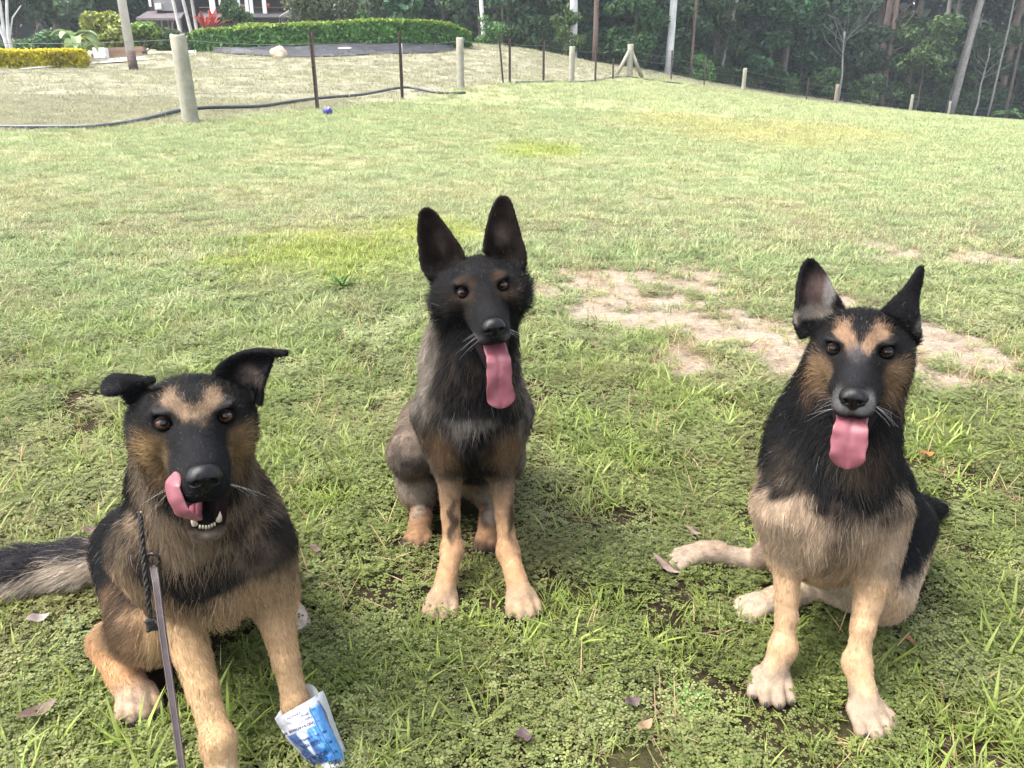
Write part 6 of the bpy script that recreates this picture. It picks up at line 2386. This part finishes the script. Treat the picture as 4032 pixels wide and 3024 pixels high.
def scatter(name, label, pts, idx, scl, tint, rx=None):
    me = bpy.data.meshes.new(name)
    me.vertices.add(len(pts))
    me.vertices.foreach_set('co', np.asarray(pts, np.float32).ravel())
    rot = np.zeros((len(pts), 3), np.float32)
    rot[:, 2] = rngG.random(len(pts)) * 6.283
    rot[:, :2] = (rngG.random((len(pts), 2)) - .5) * .3
    for nm, typ, key, val in (('idx', 'INT', 'value', np.asarray(idx, np.int32)), ('scl', 'FLOAT', 'value', np.asarray(scl, np.float32)), ('rot', 'FLOAT_VECTOR', 'vector', rot),
                              ('tint', 'FLOAT_COLOR', 'color', np.concatenate([np.clip(tint, 0, 1), np.ones((len(pts), 1))], 1).astype(np.float32))):
        at_ = me.attributes.new(nm, typ, 'POINT')
        at_.data.foreach_set(key, val.ravel())
    o = link(name, me)
    ng = bpy.data.node_groups.new(name, 'GeometryNodeTree')
    ng.interface.new_socket('Geometry', in_out='INPUT', socket_type='NodeSocketGeometry')
    ng.interface.new_socket('Geometry', in_out='OUTPUT', socket_type='NodeSocketGeometry')
    N_ = ng.nodes
    gi, go = N_.new('NodeGroupInput'), N_.new('NodeGroupOutput')
    ci = N_.new('GeometryNodeCollectionInfo')
    ci.inputs['Collection'].default_value = tcol
    ci.inputs['Separate Children'].default_value = True
    ci.inputs['Reset Children'].default_value = True
    iop = N_.new('GeometryNodeInstanceOnPoints')
    iop.inputs['Pick Instance'].default_value = True

    def na(nm, dt):
        q = N_.new('GeometryNodeInputNamedAttribute')
        q.data_type = dt
        q.inputs['Name'].default_value = nm
        return q.outputs['Attribute']
    ng.links.new(gi.outputs[0], iop.inputs['Points'])
    ng.links.new(ci.outputs[0], iop.inputs['Instance'])
    ng.links.new(na('idx', 'INT'), iop.inputs['Instance Index'])
    ng.links.new(na('rot', 'FLOAT_VECTOR'), iop.inputs['Rotation'])
    ng.links.new(na('scl', 'FLOAT'), iop.inputs['Scale'])
    ng.links.new(iop.outputs[0], go.inputs[0])
    md = o.modifiers.new('scatter', 'NODES')
    md.node_group = ng
    tag(o, label, 'grass', kind='stuff')
    return o


def spread(n, y0, y1, pw=1.0, k=.92, e=.60):
    y = (y0 ** (1 + pw) + rngG.random(n) * (y1 ** (1 + pw) - y0 ** (1 + pw))) ** (1 / (1 + pw))
    x = (rngG.random(n) * 2 - 1) * (k * y + e)
    return np.stack([x, y], 1)


def z3(xy, dz=0.0):
    z = ground_z(xy) + dz
    return np.concatenate([xy, z[:, None]], 1)


def grass_tint(xy, base):
    dirt, yel, gold, dry, n1, n2 = fields(xy)
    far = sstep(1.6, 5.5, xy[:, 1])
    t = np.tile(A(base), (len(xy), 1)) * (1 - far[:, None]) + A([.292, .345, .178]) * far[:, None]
    t = over(t, sstep(-.1, .7, n1) * .45 * (.5 + .5 * far), (.36, .34, .18))
    t = over(t, sstep(.0, .7, n2) * (.15 + .45 * far), (.40, .385, .235))
    t = over(t, yel * .7, (.30, .34, .07))
    t = over(t, gold * .5, (.42, .37, .16))
    t = over(t, dry, (.30, .292, .20))
    t *= (.7 + .6 * rngG.random(len(xy)))[:, None]
    return t, dirt, dry


# paws and seats press the turf down
PRESS = [(441.5, 612, .050), (522.5, 611, .050), (417.5, 545, .045), (488.5, 547, .04), (771, 696, .055), (872, 727, .058), (752, 610, .05), (684, 558, .045), (138, 708, .055), (230, 790, .06), (322, 752, .055), (300, 626, .045)]
PRESS = [(G(a, b, 0.0)[:2], r) for a, b, r in PRESS] + [(A(c), r) for c, r in (((-.13, 1.80), .17), ((-.72, 1.30), .17), ((.78, 1.42), .17), ((.6, 1.42), .08), ((-1.02, 1.41), .07), ((-1.12, 1.39), .06), ((.50, 1.51), .05), ((.62, 1.37), .06))]


def unpressed(xy, f=1.0):
    ok = np.ones(len(xy), bool)
    for c, r in PRESS:
        ok &= np.linalg.norm(xy - c, axis=1) > r * f
    return ok


# near carpet of clover, with gaps of bare soil
xy = spread(15000, .50, 4.6, .35)
p3 = np.concatenate([xy, np.zeros((len(xy), 1))], 1)
tt, dirt, dry = grass_tint(xy, (.145, .168, .055))
gap = sstep(-.15, .5, vnoise(p3, 6.5, 61)) * .78
tt = over(tt, sstep(.1, .6, vnoise(p3, 2.6, 66)) * .45, (.17, .14, .07)) * (.75 + .5 * rngG.random(len(xy)))[:, None]
keep_ = (rngG.random(len(xy)) > dirt * 1.0) & (rngG.random(len(xy)) > gap) & unpressed(xy, .8)
xy, tt = xy[keep_], tt[keep_]
scatter('clover', 'low clover with small round leaves carpeting the soil', z3(xy), rngG.integers(0, 3, len(xy)), .8 + .6 * rngG.random(len(xy)), tt)
# near blades
xy = spread(34000, .50, 5.2, .5)
p3 = np.concatenate([xy, np.zeros((len(xy), 1))], 1)
tt, dirt, dry = grass_tint(xy, (.215, .262, .060))
cl = sstep(-.25, .5, vnoise(p3, 3.2, 62)) * .8 + .12 + .35 * sstep(1.8, 4, xy[:, 1])
keep_ = (rngG.random(len(xy)) < cl) & (rngG.random(len(xy)) > dirt * .95) & unpressed(xy, 1.15)
xy, tt = xy[keep_], tt[keep_]
ix = rngG.choice([3, 4, 5, 6], len(xy), p=[.34, .2, .34, .12])
scatter('grass', 'green grass blades standing among the clover near the dogs', z3(xy), ix, .7 + .6 * rngG.random(len(xy)), tt)
# dry straw
xy = spread(8800, .50, 7, .6)
dirt = fields(xy)[0]
tt = np.tile(A([.42, .33, .20]), (len(xy), 1)) * (.6 + .6 * rngG.random(len(xy)))[:, None]
keep_ = (rngG.random(len(xy)) < .28 + .6 * dirt) & unpressed(xy, 1.3)
xy, tt = xy[keep_], tt[keep_]
scatter('straw', 'dry straw and dead grass lying on the ground', z3(xy, .004), np.full(len(xy), 7), .6 + .6 * rngG.random(len(xy)), tt)
# lawn further off
xy = spread(36000, 3.2, 16, .75, 1.0)
tt, dirt, dry = grass_tint(xy, (.15, .20, .06))
fade = sstep(3.2, 4.8, xy[:, 1])
keep_ = (rngG.random(len(xy)) > dirt * .82) & (rngG.random(len(xy)) < fade)
xy, tt = xy[keep_], tt[keep_]
scatter('lawn', 'mown lawn running up to the fence', z3(xy), rngG.choice([8, 9, 10], len(xy)), (.7 + .5 * rngG.random(len(xy))) * (.75 + .03 * xy[:, 1]), tt)
xy = spread(36000, 13, 62, .7, .90)
tt, dirt, dry = grass_tint(xy, (.15, .20, .06))
fade = sstep(13, 16, xy[:, 1])
wood = (xy[:, 1] > 40) & (xy[:, 0] > np.interp(xy[:, 1], LB[:, 1], LB[:, 0]) + 60)
keep_ = (rngG.random(len(xy)) < fade) & ~wood & ~((xy[:, 1] > 33.0) & (xy[:, 0] < -3.0))
xy, tt = xy[keep_], tt[keep_]
scatter('far_lawn', 'pale grass on the far slope by the forest edge', z3(xy), rngG.choice([8, 9, 10], len(xy)), (.9 + .6 * rngG.random(len(xy))) * (1.1 + .022 * xy[:, 1]), tt)
# ------------------------------------------------------------------ thin summer haze
b = MB()
b.box((10, 52, 14.5), (150, 70, 20.5))
_hz = bpy.data.materials.new('haze')
_hz.use_nodes = True
_nt = _hz.node_tree
_nt.nodes.remove(_nt.nodes['Principled BSDF'])
_pv = _nt.nodes.new('ShaderNodeVolumePrincipled')
_pv.inputs['Color'].default_value = (.82, .92, 1.0, 1)
_pv.inputs['Density'].default_value = .0008
_pv.inputs['Anisotropy'].default_value = .3
_nt.links.new(_pv.outputs[0], _nt.nodes['Material Output'].inputs['Volume'])
tag(b.build('haze', _hz), 'thin pale haze in the air', 'haze', kind='stuff')
